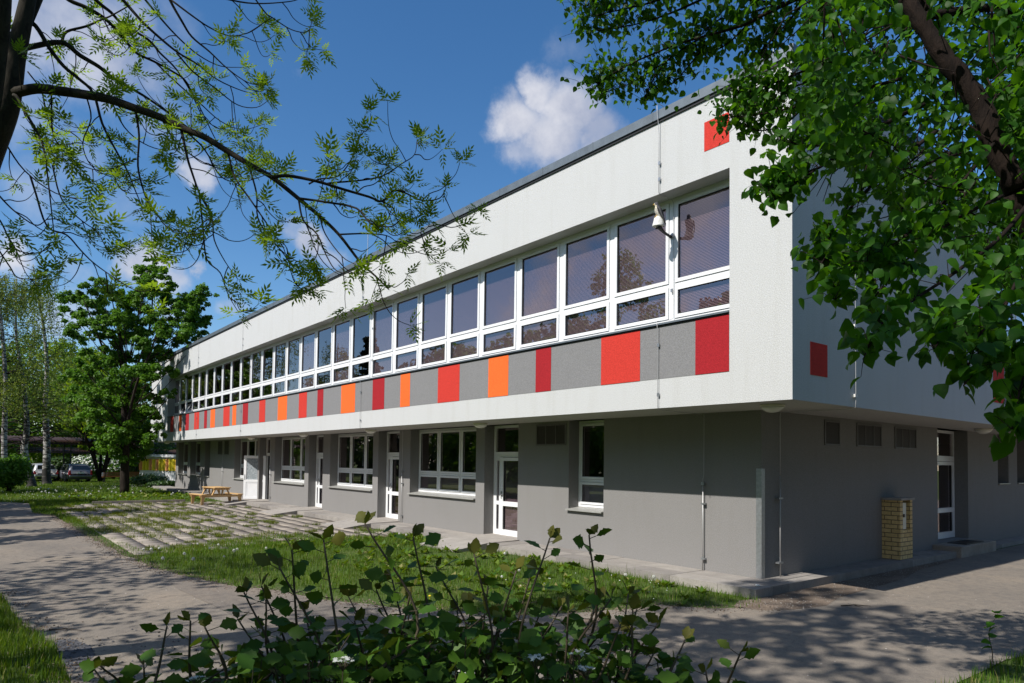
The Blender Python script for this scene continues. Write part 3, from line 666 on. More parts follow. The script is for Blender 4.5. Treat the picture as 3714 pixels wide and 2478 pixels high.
m = MB(); m.box(-.298, .32, -1.25, 1.15, 0, .32); m.build('step_block', M['paver'], t, bevel=.015)
m = MB(); m.box(-.2, .22, -.6, .6, .321, .335); m.build('doormat', M['black'], t)
# ------------------------------------------------------------------ brick meter pillar
px, py = -1.02, 6.2
t = empty('brick_pillar', (px, py, 0), 'small yellow brick meter pillar with cream box against the shaded wall', 'brick pillar')
m = MB(); X0, X1, Y0, Y1 = LX+.001-px, 0.0, 0.0, .62
m.box(X0, X1, Y0, Y1, 0, .62); m.box(X0, X1, Y0, .13, .62, 1.27); m.box(X0, X1, Y1-.11, Y1, .62, 1.27); m.box(X0, X0+.1, .13, Y1-.11, .62, 1.27); m.build('brick_body', M['brick'], t)
m = MB(); m.box(X0+.12, X1-.05, .14, .42, .64, 1.21); m.build('meter_box', M['cream'], t); m = MB(); m.box(X1-.052, X1-.03, .25, .32, .90, .97); m.build('lock', M['black'], t)
m = MB(); m.box(X0, X1+.04, -.04, Y1+.04, 1.27, 1.32); m.build('cap_slab', M['slab'], t, bevel=.006)
# ------------------------------------------------------------------ falcon figure on a bracket
base = hit(2388, 822, 1, -.06); t = empty('falcon_figure', base, 'painted falcon decoy with white rock base on a black bracket', 'bird decoy'); t.scale = (.82, .82, .82)
hd = np.array([-.80, -.60, 0]); sd_ = np.array([-.60, .80, 0]); up = np.array([0, 0, 1.0])
def B3(f, s_, z): return tuple(hd*f + sd_*s_ + up*z)
m = MB(); nb = 14; V = []; F = []
prof = [(.0,.125,.10),(.02,.13,.105),(.07,.115,.09),(.13,.10,.08),(.19,.085,.07),(.215,.06,.05)]
rr = random.Random(3)
for z, ra, rb in prof:
    for k in range(nb):
        a = 2*math.pi*k/nb; q_ = 1+rr.uniform(-.1,.1); V.append(B3(ra*q_*math.cos(a), rb*q_*math.sin(a), z))
for i in range(len(prof)-1):
    for k in range(nb): j = (k+1)%nb; F.append((i*nb+k, i*nb+j, (i+1)*nb+j, (i+1)*nb+k))
F.append(tuple(range(nb))[::-1]); F.append(tuple((len(prof)-1)*nb+k for k in range(nb))); m.add(V, F); m.build('rock_base', M['rock_white'], t, True)
# body: rings from tail to head along a leaning spine (forward f, height z, half widths)
rings = [(-.14,.06,.012,.03),(-.115,.11,.022,.045),(-.07,.18,.05,.065),(-.035,.25,.078,.085),(-.005,.32,.086,.092),(.012,.385,.074,.082),(.022,.43,.05,.056),(.03,.455,.044,.045),(.042,.482,.047,.046),(.05,.512,.041,.04),(.05,.532,.022,.022)]
V = []; F = []; mi = []
for i, (f_, z, ra, rb) in enumerate(rings):
    tilt_ = .45 if i < 4 else .15
    for k in range(nb):
        a = 2*math.pi*k/nb; V.append(B3(f_+ra*math.cos(a), rb*math.sin(a), z - .21 + .21 - tilt_*ra*math.cos(a)*.6))
for i in range(len(rings)-1):
    for k in range(nb):
        j = (k+1)%nb; F.append((i*nb+k, i*nb+j, (i+1)*nb+j, (i+1)*nb+k)); ca = math.cos(2*math.pi*(k+.5)/nb); z = rings[i][1]
        if ca < .1 and z < .45: mi.append(0)
        elif z >= .455: mi.append(0 if (ca < .45 or z > .49) else 1)
        elif z < .33: mi.append(2)
        else: mi.append(1)
F.append(tuple(range(nb))[::-1]); F.append(tuple((len(rings)-1)*nb+k for k in range(nb))); mi += [0, 0]
m = MB(); m.add(V, F); m.m = mi; bod = m.build('body', [M['feather_dark'], M['feather_white'], M['feather_bar']], t, True)
for s_ in (-1, 1):                                  # folded wings
    m = MB(); wr = [(.02,.40,.03),(-.02,.36,.055),(-.05,.28,.055),(-.09,.18,.04),(-.13,.09,.022),(-.16,.03,.008)]
    V = []; F = []
    for f_, z, wd in wr:
        for (df, ds, dz) in ((wd,0,0),(0,.016,.005),(-wd,0,0),(0,-.012,0)): V.append(B3(f_+df*.8, s_*(.072*min(1,(z+.1)/.3)+.02)+s_*ds, z+dz+df*.3))
    for i in range(len(wr)-1):
        for k in range(4): j = (k+1)%4; F.append((i*4+k, i*4+j, (i+1)*4+j, (i+1)*4+k))
    F += [(3,2,1,0), (20,21,22,23)]; m.add(V, F); m.build('wing', M['feather_dark'], t, True)
    m = MB(); m.tube([B3(.02,s_*.035,.245), B3(.05,s_*.035,.215), B3(.085,s_*.04,.195)], [.014,.011,.006], 6)
    for q_ in (-.018, .018): m.tube([B3(.05,s_*.035,.215), B3(.085,s_*.035+q_,.198)], [.008,.004], 5)
    m.build('foot', M['beak'], t)
m = MB(); m.tube([B3(.085,0,.49), B3(.106,0,.486), B3(.114,0,.468)], [.015,.011,.002], 7); m.build('beak', M['beak'], t, True)
for s_ in (-1, 1): m = MB(); m.lathe([(.001,-.006),(.006,0),(.001,.006)], 8, B3(.076,s_*.03,.5)); m.build('eye', M['black'], t, True)
bp = (np.array([-2.50, D-.016, float(base[2])-.085]) - base)/.82
m = MB(); m.tube([B3(.0,0,.003), B3(-.02,0,-.02), tuple(bp*.5+np.array([0,0,-.03])), tuple(bp+np.array([0,-.06,0])), tuple(bp+np.array([0,-.01,0]))], [.085,.05,.03,.03,.045], 10); m.build('bracket', M['black'], t, True)
# ------------------------------------------------------------------ ground
gp = [(-400,-400),(400,-400),(400,400),(-400,400)]
poly_sheet('ground', gp, GZ-.012, M['lawn'])
def GW(L, z=GZ): return [tuple(G(u, v, z)[:2]) for u, v in L]
edge_r = GW([(120,1861),(200,1872),(241,1899),(325,1950),(464,2019),(557,2059),(650,2087),(766,2110),(882,2131),(1000,2140),(1155,2173),(1325,2190),(1496,2212),(1751,2224),(1900,2230),(2080,2226),(2260,2210),(2380,2196),(2581,2206),(2741,2206),(2830,2190)])
rough = []                                          # a slightly ragged lawn edge
for i in range(len(edge_r)-1):
    a, b = np.array(edge_r[i]), np.array(edge_r[i+1]); n = max(2, int(np.linalg.norm(b-a)/.25))
    for k in range(n): rough.append(tuple(a+(b-a)*k/n + RNG.normal(size=2)*.035))
edge_l = [(-33,-11.4),(-12,-10.4),(-9,-9.5)] + GW([(0,2158),(28,2196),(70,2261),(111,2288),(195,2340),(232,2418),(260,2478)])
near = [(-1.2,-8.35),(.4,-7.4),(1.7,-5.6),(2.35,-3.6)] + GW([(3468,2478),(3563,2435),(3649,2392),(3714,2379)]) + [(3.3,1.0),(5.5,3.0),(12,5),(40,8)]
asph = rough + [(-.62,.30),(-.872,.455),(-.872,40),(40,40)] + near[::-1] + edge_l[::-1] + [(-33.5,-11.4),(-33.0,-8.1),(-31.7,-7.3)]
poly_sheet('road', asph, GZ, M['asphalt'])
patch = GW([(580,2085),(650,2089),(766,2112),(882,2133),(1000,2143),(1155,2176),(1300,2195),(1420,2260),(1250,2340),(1000,2300),(860,2240),(766,2195),(660,2135)])
patch = [tuple(np.array(p)+RNG.normal(size=2)*.03) for p in patch]
poro = poly_sheet('road_patch', patch, GZ+.004, M['asphalt_patch'])
broken = GW([(2060,2250),(2180,2241),(2275,2258),(2260,2290),(2200,2285),(2130,2302),(2040,2282)])
poly_sheet('bare_earth', broken, GZ+.005, M['earth'])
dirt = [(-.868,.44),(-.868,9.0),(-.75,9.0),(-.62,6.2),(-.30,4.5),(-.22,2.9),(-.15,1.7),(.05,.9),(-.1,.2),(-.35,-.25),(-.75,-.35),(-.95,.1)]
poly_sheet('bare_earth', dirt, GZ+.004, M['earth'])
gv = GW([(185,2325),(260,2318),(330,2345),(345,2378),(300,2410),(262,2440),(238,2420),(215,2370)])
poly_sheet('gravel_patch', gv, GZ+.004, M['gravel'])
Pg = RNG.uniform([-4.3,-9.0],[-1.0,-7.2],(2600,2)); k = in_poly(Pg[:,0],Pg[:,1],gv); sp = RNG.random(2600) < .05
Pg = Pg[k|sp]; OCT = ([(1,0,0),(0,1,0),(-1,0,0),(0,-1,0),(0,0,.8),(0,0,-.5)], [(0,1,4),(1,2,4),(2,3,4),(3,0,4)])
V, F = scatter(OCT[0], OCT[1], np.c_[Pg, np.full(len(Pg), GZ+.006)], frames(len(Pg), np.tile([0,0,1.],(len(Pg),1)), .4), RNG.uniform(.006,.02,len(Pg)))
tag(np_mesh('gravel', V, F, M['gravel']), kind='stuff')
# small loose stones and twigs on the road and by the walkway
n = 900; Pq = np.c_[RNG.uniform(-12,4,n), RNG.uniform(-9,4,n)]; k = in_poly(Pq[:,0],Pq[:,1],asph); Pq = Pq[k]
n2 = 1300; Pd = np.c_[RNG.uniform(-1,.3,n2), RNG.uniform(-.5,9,n2)]; Pd = Pd[in_poly(Pd[:,0],Pd[:,1],dirt)]; Pq = np.r_[Pq, Pd]
V, F = scatter(OCT[0], OCT[1], np.c_[Pq, np.full(len(Pq), GZ+.004)], frames(len(Pq), np.tile([0,0,1.],(len(Pq),1)), .4), RNG.uniform(.004,.013,len(Pq)))
tag(np_mesh('grit', V, F, M['stone']), kind='stuff')
el = np.array(rough); li_ = RNG.integers(0, len(el), 5200); Pl = el[li_]+RNG.normal(size=(5200,2))*.13; el2 = np.array(edge_l[3:]); Pl = np.r_[Pl, el2[RNG.integers(0,len(el2),900)]+RNG.normal(size=(900,2))*.16]
V, F = scatter(OCT[0], OCT[1], np.c_[Pl, np.full(len(Pl), GZ+.004)], frames(len(Pl), np.tile([0,0,1.],(len(Pl),1)), .4), RNG.uniform(.006,.018,len(Pl)))
tag(np_mesh('leaf_litter', V, F, M['earth']), kind='stuff')
def pebble(p, r, label):
    t = MB(); t.lathe([(r*.5,0),(r,r*.3),(r*.9,r*.7),(r*.4,r)], 9, sx=1.25); o = t.build('pebble', M['rock_white'], None, True); o.location = p; tag(o, label, 'stone', 'pale stones by the walkway')
pebble((-1.05,.78,0), .035, 'small pale stone lying on the walkway corner'); pebble(tuple(G(2939,2122)), .055, 'larger pale stone on the bare earth beside the kerb')
def twig(u, v, L, label):
    p = G(u, v, GZ+.012); m = MB(); d = RT*L; m.tube([p, p+d*.5+HF*.03+UZ*.01, p+d], [.008,.007,.003], 5); m.tube([p+d*.5+HF*.03, p+d*.62-HF*.1], [.005,.002], 5)
    o = m.build('twig', M['bark_dark']); tag(o, label, 'twig', 'fallen twigs on the road')
twig(3050,2197,.45,'fallen twig on the road in front of the metal corner guard'); twig(178,2285,.4,'fallen twig on the path beside the left lawn corner'); twig(260,2412,.6,'fallen twig lying at the dark gravel patch')
# ------------------------------------------------------------------ paving of old slabs
PAVE = GW([(335,1829),(673,1821.5)]) + [(-29.6,.44),(-12.2,.44)] + [(-11.5,-.9),(-12.4,-2.6),(-12.2,-4.0),(-11.3,-5.6),(-11.6,-6.35),(-15.8,-6.5),(-20.4,-6.6),(-24,-6.7),(-28.5,-6.6)]
px_ = []; vv = []; ff = []; var = []
for i in range(-62, -21):
    for j in range(-14, 2):
        x, y = i*.5, j*.5 - .06
        if not in_poly(np.array([x+.25]), np.array([y+.25]), PAVE)[0]: continue
        if y > -.1 and y+.5 > .46: pass
        t1, t2 = RNG.normal(size=2)*.0022; h = GZ+.010+RNG.uniform(-.006,.007); g = RNG.uniform(.004,.018,4); b = len(vv)
        c_ = [(x+g[0], y+g[1]), (x+.5-g[2], y+g[1]), (x+.5-g[2], min(y+.5-g[3], .452)), (x+g[0], min(y+.5-g[3], .452))]
        for (qx, qy) in c_: vv.append((qx, qy, h+(qx-x-.25)*t1*4+(qy-y-.25)*t2*4))
        for (qx, qy) in c_: vv.append((qx, qy, GZ-.05))
        ff += [(b,b+1,b+2,b+3),(b+4,b+5,b+1,b),(b+5,b+6,b+2,b+1),(b+6,b+7,b+3,b+2),(b+7,b+4,b,b+3)]; var += [RNG.random()]*8
tag(np_mesh('paving', vv, ff, M['paver'], var=var), kind='structure')
poly_sheet('paving_bed', PAVE, GZ+.0015, M['earth'])
t = MB()
for k in range(24):
    a, b = np.array(PAVE[0]), np.array(PAVE[1]); p = a+(b-a)*k/24; q = a+(b-a)*(k+.97)/24
    t.beam((p[0]-.1,p[1],GZ+.04), (q[0]-.1,q[1],GZ+.04), .07, .16)
tag(t.build('kerb', M['paver']), kind='structure')
# ------------------------------------------------------------------ grass
BL = ([(-.5,0,0),(.5,0,0),(.32,.12,.55),(-.32,.12,.55),(0,.42,1.0)], [(0,1,2),(0,2,3),(3,2,4)])
def blades(P, h, w, lean=.5):
    n = len(P); a = RNG.uniform(0, 2*np.pi, n); c_, s_ = np.cos(a), np.sin(a); l = RNG.uniform(0, lean, n)
    T = np.array(BL[0]); V = np.empty((n, 5, 3)); wx = T[None,:,0]*w[:,None]; ly = T[None,:,1]*(h*l*2.2)[:,None]
    V[...,0] = P[:,0,None]+wx*c_[:,None]-ly*s_[:,None]; V[...,1] = P[:,1,None]+wx*s_[:,None]+ly*c_[:,None]; V[...,2] = P[:,2,None]+T[None,:,2]*(h*(1-.35*l))[:,None]
    F = np.array(BL[1])[None]+(np.arange(n)*5)[:,None,None]; return V.reshape(-1,3), F.reshape(-1,3)
def vnoise(X, Y, s, seed=0):
    r = np.random.default_rng(seed); ph = r.uniform(0, 6.28, 8); k = r.normal(size=(8,2))*s
    return sum(np.sin(k[i,0]*X+k[i,1]*Y+ph[i]) for i in range(8))/8**.5
def lawn_patch(name, poly, n, hmin, hmax, wmin, wmax, mat='grass', excl=(), keep=None, seed=1, z=GZ-.01, lean=.5):
    xs_, ys_ = [p[0] for p in poly], [p[1] for p in poly]
    X = RNG.uniform(min(xs_), max(xs_), n); Y = RNG.uniform(min(ys_), max(ys_), n); k = in_poly(X, Y, poly)
    for e in excl: k &= ~in_poly(X, Y, e)
    nz = vnoise(X, Y, 1.6, seed)*.6 + vnoise(X, Y, 5, seed+1)*.4
    if keep is not None: k &= keep(X, Y, nz)
    X, Y, nz = X[k], Y[k], nz[k]; m = len(X)
    h = RNG.uniform(hmin, hmax, m)*(1+.35*nz) ; w_ = RNG.uniform(wmin, wmax, m)
    V, F = blades(np.c_[X, Y, np.full(m, z)], np.clip(h, .02, 1), w_, lean)
    var = np.repeat(np.where(RNG.random(m) < .05+.05*(nz < -.5), 1.0, np.clip(.36+.2*nz+RNG.normal(size=m)*.18, 0, .72)), 5)
    return tag(np_mesh(name, V, F, M[mat], var=var), kind='stuff')
LAWN_C = rough[18:] + [(-.62,.30),(-.95,.44),(-12.2,.44),(-11.5,-.9),(-12.4,-2.6),(-12.2,-4.0),(-11.3,-5.6),(-11.6,-6.35),(-15.8,-6.5),(-20.4,-6.6),(-24,-6.7)]
# order: follow the road edge to the corner, back along the walkway, around the paving
LAWN_C = rough + [(-.62,.30),(-.95,.45),(-12.2,.45),(-11.5,-.9),(-12.4,-2.6),(-12.2,-4.0),(-11.3,-5.6),(-11.6,-6.3),(-15.8,-6.45),(-20.4,-6.55),(-24,-6.65)]
_er = np.array(rough)
def sparse(X, Y, nz):
    dd = np.full(len(X), 9.0)
    for ex, ey_ in _er: dd = np.minimum(dd, np.hypot(X-ex, Y-ey_))
    edge = np.clip((dd+.25*nz)/.55, .12, 1)
    return RNG.random(len(X)) < edge*np.where(nz < -.55, .3, 1)
lawn_patch('grass', LAWN_C, 120000, .05, .13, .006, .012, keep=sparse, lean=.7)
lawn_patch('grass', LAWN_C, 2600, .16, .30, .005, .009, keep=lambda X,Y,nz: nz > .1, lean=.45)
# ragged fringes over paving and along the walkway
FR = [(-13.6,.42),(-11,.42),(-11,-6.3),(-13.8,-6.3),(-13.2,-4),(-13.4,-2.6),(-12.8,-1)]
lawn_patch('grass', FR, 14000, .05, .13, .007, .013, keep=lambda X,Y,nz: (nz > .05), lean=.7)
FAR = [(-30.3,-5.6),(-30.1,-1.3),(-29.9,.43),(-46.5,.43),(-50,3.2),(-62,3.2),(-80,5),(-80,-16),(-34,-16),(-33.2,-8.0),(-31.7,-7.2)]
lawn_patch('grass', FAR, 130000, .06, .15, .014, .028, lean=.7)
lawn_patch('grass', FAR, 4500, .18, .32, .012, .02, keep=lambda X,Y,nz: nz > .5)
lawn_patch('grass', [(-34,-8.3),(-31.7,-7.3),(-25.5,-7.5),(-23.6,-7),(-20.3,-6.97),(-20.4,-6.5),(-28.5,-6.5),(-30.3,-5.2),(-34,-5.2)], 14000, .06, .14, .012, .022, lean=.7)
LC = edge_l[1:] + [(-2.0,-9.6),(-4,-10.6),(-12,-11.5)]
lawn_patch('grass', LC, 42000, .07, .17, .006, .011, lean=.6)
RC = near + [(40,-20),(3,-20),(-1,-9.6)]
RC2 = [(-1.2,-8.35),(.4,-7.4),(1.7,-5.6),(2.35,-3.6)] + GW([(3468,2478),(3563,2435),(3649,2392),(3714,2379)]) + [(3.3,1.0),(5.5,3.0),(6.5,1),(6.5,-6),(3.5,-11),(-1,-9.4)]
lawn_patch('grass', RC2, 60000, .08, .2, .006, .012, lean=.6)
# tufts in the joints of the paving, denser towards the path
def joint(X, Y, nz):
    fx = np.abs((X/.5) - np.round(X/.5))*.5; fy = np.abs(((Y+.06)/.5) - np.round((Y+.06)/.5))*.5
    dens = np.clip((-2.2-Y)*.13 + (X < -25)*.08 + (nz-.25)*.75, .0, 1)
    return ((fx < .03+.13*dens) | (fy < .018+.07*dens)) & (RNG.random(len(X)) < dens)
lawn_patch('joint_grass', PAVE, 190000, .035, .11, .008, .016, 'tuft', keep=joint, lean=.7)
def tuftfn(cx, r):
    def f(X, Y, nz):
        k = np.zeros(len(X), bool)
        for (a, b), q in zip(cx, r): k |= (X-a)**2+(Y-b)**2 < q*q
        return k
    return f
tc = [(round(RNG.uniform(-31,-11.8)/.5)*.5+RNG.normal()*.04, round(RNG.uniform(-6.2,.3)/.5)*.5-.06+RNG.normal()*.04) for _ in range(150)]
lawn_patch('tuft_grass', PAVE, 230000, .06, .16, .007, .014, 'tuft', keep=tuftfn(tc, RNG.uniform(.06,.22,150)), lean=.8)
# weeds with broad leaves along the walkway and in the lawn
def rosettes(name, C, size, mat):
    Ps = []; Ds = []; Ns = []; sc = []
    for (x, y) in C:
        for k in range(9):
            a = RNG.uniform(0, 6.28); e = RNG.uniform(.15, .9); Ps.append((x, y, GZ)); Ds.append((math.cos(a)*math.cos(e), math.sin(a)*math.cos(e), math.sin(e))); Ns.append((0,0,1.)); sc.append(RNG.uniform(.6,1.2)*size)
    V, F = scatter(*DIAMOND, np.array(Ps), frames_dir(np.array(Ds), np.array(Ns)), np.array(sc)); return tag(np_mesh(name, V, F, M[mat], var=np.repeat(RNG.random(len(Ps)), 4)), kind='stuff')
cw = [(RNG.uniform(-12,-1.2), RNG.uniform(-3.6,.4)) for _ in range(260)] + [(RNG.uniform(-11.8,-9.5), RNG.uniform(-.3,.4)) for _ in range(60)]
cw = [c_ for c_ in cw if in_poly(np.array([c_[0]]), np.array([c_[1]]), LAWN_C)[0]]
rosettes('weeds', cw, .16, 'grass')
rosettes('weeds', [(RNG.uniform(-40,-31), RNG.uniform(-5.5,.2)) for _ in range(160)], .24, 'grass')
# daisies (too many to count) and dandelion clocks
dz = [(x, y) for x, y in zip(RNG.uniform(-58,-31,420), RNG.uniform(-8,.3,420))] + [(x, y) for x, y in zip(RNG.uniform(-5,-1,70), RNG.uniform(-3.8,.2,70))]
dz = np.array([d for d in dz if vnoise(np.array([d[0]]), np.array([d[1]]), .7, 4)[0] > .0])
DK = ([(math.cos(a)*.5, math.sin(a)*.5, 0) for a in np.linspace(0, 2*np.pi, 7)[:6]], [(0,1,2,3,4,5)])
nearf = dz[:,0] > -10
V, F = scatter(*DK, np.c_[dz, np.full(len(dz), GZ+.13)], frames(len(dz), np.tile([.6,-.5,.9],(len(dz),1)), .3), np.where(nearf, .018, .032))
tag(np_mesh('daisies', V, F, M['blossom'], var=RNG.random(len(V))), kind='stuff')
dm = None
def dandelion(x, y, h, r):
    global dm
    if dm is None:
        t = empty('dandelion_clock', (0,0,0), 'white dandelion clock standing in the lawn grass', 'dandelion clock', 'dandelion clocks in the grass')
        m = MB(); m.tube([(0,0,0),(.01,.005,.5),(0,0,1)], .016, 5); m.build('stalk', M['stem'], t)
        n = 90; z = frames(n)[:,:,2]; V, F = scatter([(0,-.05,0),(.30,-.02,0),(.30,.02,0),(0,.05,0)], [(0,1,2,3)], z*.0+np.array([0,0,1.]), frames_dir(z, frames(n)[:,:,2]), 1.0)
        V2, F2 = scatter(QUAD_LEAF[0], QUAD_LEAF[1], z*.17+np.array([0,0,1.]), frames(n, z, .2), .10)
        o = np_mesh('seed_head', V2, F2, M['blossom'], t, var=RNG.random(len(V2))); dm = t
    else: t = copy_tree(dm)
    t.location = (x, y, GZ); t.scale = (h, h, h); t.rotation_euler = (0, 0, RNG.uniform(0, 6)); return t
pts_ = GW([(640,1983),(716,1992),(760,2010),(792,1998),(668,2040),(700,2062),(812,2042),(848,2030),(520,2020),(548,2022),(578,2018),(590,2060),(860,2015),(1448,1957),(1473,1963),(1831,2036),(1882,2096),(2269,2119),(2371,2130),(1820,2120),(965,2010),(940,2050)])
for x, y in pts_: dandelion(x, y, RNG.uniform(.12, .19), 1)
for x, y in zip(RNG.uniform(-44,-31.5,30), RNG.uniform(-6.6,-.2,30)): dandelion(x, y, RNG.uniform(.2, .27), 1)
t = MB(); p = G(1559,2181); t.tube([p, p+UZ*.07], .003, 5); t.lathe([(.004,.07),(.022,.078),(.02,.09),(.004,.094)], 10, p)
tag(t.build('dandelion_flower', M['yellow']), 'single yellow dandelion flower near the road edge', 'flower')
# ------------------------------------------------------------------ trees of the background and the middle distance
def limb(mb, p, d, L, r0, r1, n=6, wob=.12, grav=0, seg=7):
    pts = [np.array(p, float)]; d = np.array(d, float)/np.linalg.norm(d)
    for i in range(n): d = d+RNG.normal(size=3)*wob+np.array([0,0,grav]); d /= np.linalg.norm(d); pts.append(pts[-1]+d*L/n)
    mb.tube(smooth_path(pts, 3), np.linspace(r0, r1, (len(pts)-1)*3+1), seg); return pts
def crown_leaves(centres, radii, per, size, flat=.75, shell=.55, droop=0):
    """leaf faces in clumps; returns positions, normals"""
    Ps = []; Ns = []
    for c_, r, k in zip(centres, radii, per):
        d = RNG.normal(size=(k,3)); d /= np.linalg.norm(d, axis=1, keepdims=True)
        q = d*(r*(shell+(1-shell)*RNG.random(k)**.5)*RNG.uniform(.75,1.15,k))[:,None]; q[:,2] *= flat
        q[:,2] -= droop*(q[:,0]**2+q[:,1]**2)/max(r,1e-3)
        Ps.append(np.array(c_)+q); Ns.append(d+np.array([0,0,.7]))
    return np.concatenate(Ps), np.concatenate(Ns)
def leaf_mesh(P, Nn, size, mat, parent, name='crown', off=None, spread=.5, tv=QUAD_LEAF):
    n = len(P); sc = RNG.uniform(.65, 1.3, n)*size
    V, F = scatter(tv[0], tv[1], P, frames(n, Nn/np.linalg.norm(Nn,axis=1,keepdims=True), spread), sc)
    if off is not None: V = V-np.array(off)
    v_ = np.clip(RNG.normal(.5, .22, n) + .18*vnoise(P[:,0]+P[:,2], P[:,1]-P[:,2], 1.2, 9), 0, 1)
    return np_mesh(name, V, F, M[mat], parent, var=np.repeat(v_, len(tv[0])))
def tree(name, base, label, cat, H, R, mat, bmat, n=9000, size=.22, trunk_r=.2, zb=.28, nclump=34, group=None, cone=False, lean=(0,0), trunks=1, flat=.75, fill=1.0):
    t = empty(name, base, label, cat, group); b = np.array(base, float); m = MB(); tips = []
    for k in range(trunks):
        a = 6.28*k/max(1,trunks)+.5; sp = .0 if trunks == 1 else .22
        pts = limb(m, (0,0,-.1), (math.cos(a)*sp+lean[0], math.sin(a)*sp+lean[1], 1), H*.78, trunk_r*(1 if trunks==1 else .7), trunk_r*.18, 8, .05)
        for i in range(3, 9):
            for q in range(2):
                a2 = RNG.uniform(0, 6.28); L = R*RNG.uniform(.5,.95)*(1-.5*(i-3)/6); rr_ = trunk_r*(1-i/9.5)*.5
                e = limb(m, pts[i], (math.cos(a2), math.sin(a2), .55), L, max(.02,rr_), .012, 5, .15, .0, 5); tips.append(e[-1])
    m.build('trunk', M[bmat], t, True)
    C = []; Rr = []
    for i in range(nclump):
        u = (i+.5)/nclump; z = H*(zb+(1-zb)*u); e = (z/H-zb)/(1-zb)
        prof = (1-e)**.75 if cone else math.sin(math.pi*min(1, .18+e*.80))**.7
        a = i*2.399+RNG.normal()*.3; rad = R*prof*RNG.uniform(.35,.95); C.append((lean[0]*z+math.cos(a)*rad, lean[1]*z+math.sin(a)*rad, z-(.12*H/10 if cone else 0))); Rr.append((R*.36 if not cone else R*.30)*RNG.uniform(.7,1.25)*(1-.45*e))
    per = [max(20, int(n*fill*r**2/sum(q*q for q in Rr))) for r in Rr]
    P_, Nn = crown_leaves(C, Rr, per, size, flat); leaf_mesh(P_, Nn, size, mat, t); return t

def pix_tree(name, base, label, cat, clumps, mat, bmat, leaf, dens, trunk, branches, dspread, flat=.7, spread=.5, depth0=None, droop=.25):
    """crown clumps given by their position and radius in the picture; every clump gets its own distance"""
    t = empty(name, base, label, cat); b = np.array(base); d0 = depth0 or depth_of(base); C = []; Rr = []; per = []
    m = MB(); k = d0/CAM['f']
    for pts, r0, r1 in trunk:
        w_ = smooth_path([at(u, v, d0+dd)-b for u, v, dd in pts], 4); m.tube(w_, np.linspace(r0, r1, len(w_)), 9)
    m.build('trunk', M[bmat], t, True)
    m = MB()
    for (u, v, r) in clumps:
        dd = RNG.uniform(-1, 1)*dspread
        for q_ in range(9):
            c_ = at(u+RNG.normal()*r*.55, v+RNG.normal()*r*.45, d0+dd+RNG.normal()*r*k*.5); rq = r*k*RNG.uniform(.28,.62); C.append(c_-b); Rr.append(rq); per.append(int(dens*rq**2*2.0))
    for (u, v, dd, i0) in branches: pass
    P_, Nn = crown_leaves(C, Rr, per, leaf, .62, .05, droop); leaf_mesh(P_, Nn, leaf, mat, t, spread=spread); return t, C, m

s_ = 3714/2350
# the lime tree on the lawn (picture coordinates at 2350 px width, turned to full size)
lb = tuple(G(452, 1789)); k_ = [(355,598,14),(345,622,22),(372,628,20),(325,640,20),(350,655,26),(385,655,16),(352,690,30),(330,675,20),(395,690,22),(430,690,24),(455,668,20),(470,690,20),(440,715,30),(465,728,24),(420,740,30),(455,760,22),(400,720,26),(375,745,30),(345,730,28),(310,700,24),(285,690,24),(260,675,22),(235,665,22),(215,655,16),(195,665,20),(175,690,24),(160,715,20),(200,700,26),(230,705,28),(185,735,24),(215,745,28),(255,725,28),(290,735,28),(320,760,28),(160,760,18),(190,775,20),(245,770,26),(285,780,26),(330,790,26),(370,785,26),(410,775,22),(440,785,16),(215,810,24),(185,835,20),(240,830,26),(285,820,26),(335,825,30),(380,820,22),(170,865,22),(205,865,26),(255,870,28),(310,860,28),(350,865,26),(385,855,18),(405,862,12),(180,905,24),(220,905,28),(265,915,28),(310,905,30),(350,905,26),(378,900,16),(395,905,10),(200,945,26),(240,950,28),(285,950,30),(325,945,28),(355,950,20),(215,980,22),(255,985,26),(300,985,28),(340,985,24),(365,990,14),(235,1012,18),(270,1018,20),(310,1015,20),(345,1015,18),(228,1032,15),(262,1040,17),(300,1040,20),(333,1036,17),(282,1056,13),(312,1056,13),(250,1005,22),(325,1000,22)]
tr = [([(452,1795,0),(452,1700,0),(455,1620,0),(452,1520,0),(447,1420,0),(440,1300,.3),(430,1180,.5),(425,1100,.5)],.26,.05),([(455,1600,0),(470,1500,-.6),(500,1380,-1),(545,1280,-1.3),(575,1200,-1.5),(640,1120,-1.6)],.10,.02),([(452,1500,0),(490,1350,.8),(540,1200,1.2),(555,1060,1.2),(560,960,1.2)],.09,.02),([(447,1430,0),(400,1330,.3),(360,1230,-.3),(320,1130,-.6),(300,1080,-.6)],.08,.02),([(440,1320,0),(380,1250,1),(310,1180,1.4)],.06,.02),([(452,1560,0),(400,1500,-.8),(350,1450,-1.2)],.06,.02)]
lin, Cc, bm_ = pix_tree('lime_tree', lb, 'tall dense green lime tree with dark trunk on the lawn by the far school end', 'tree', [(u*s_, v*s_, r*s_) for u, v, r in k_], 'leaf_linden', 'bark_dark', .125, 900, tr, [], 2.2)
for c_ in Cc[::9]:
    q = np.array([0.2*c_[0], .2*c_[1], max(3, c_[2]*.72)]); bm_.tube(smooth_path([q, (q+c_)/2+np.array([0,0,-.3]), c_], 3), np.linspace(.035, .010, 7), 5)
bm_.build('boughs', M['bark_dark'], lin, True)
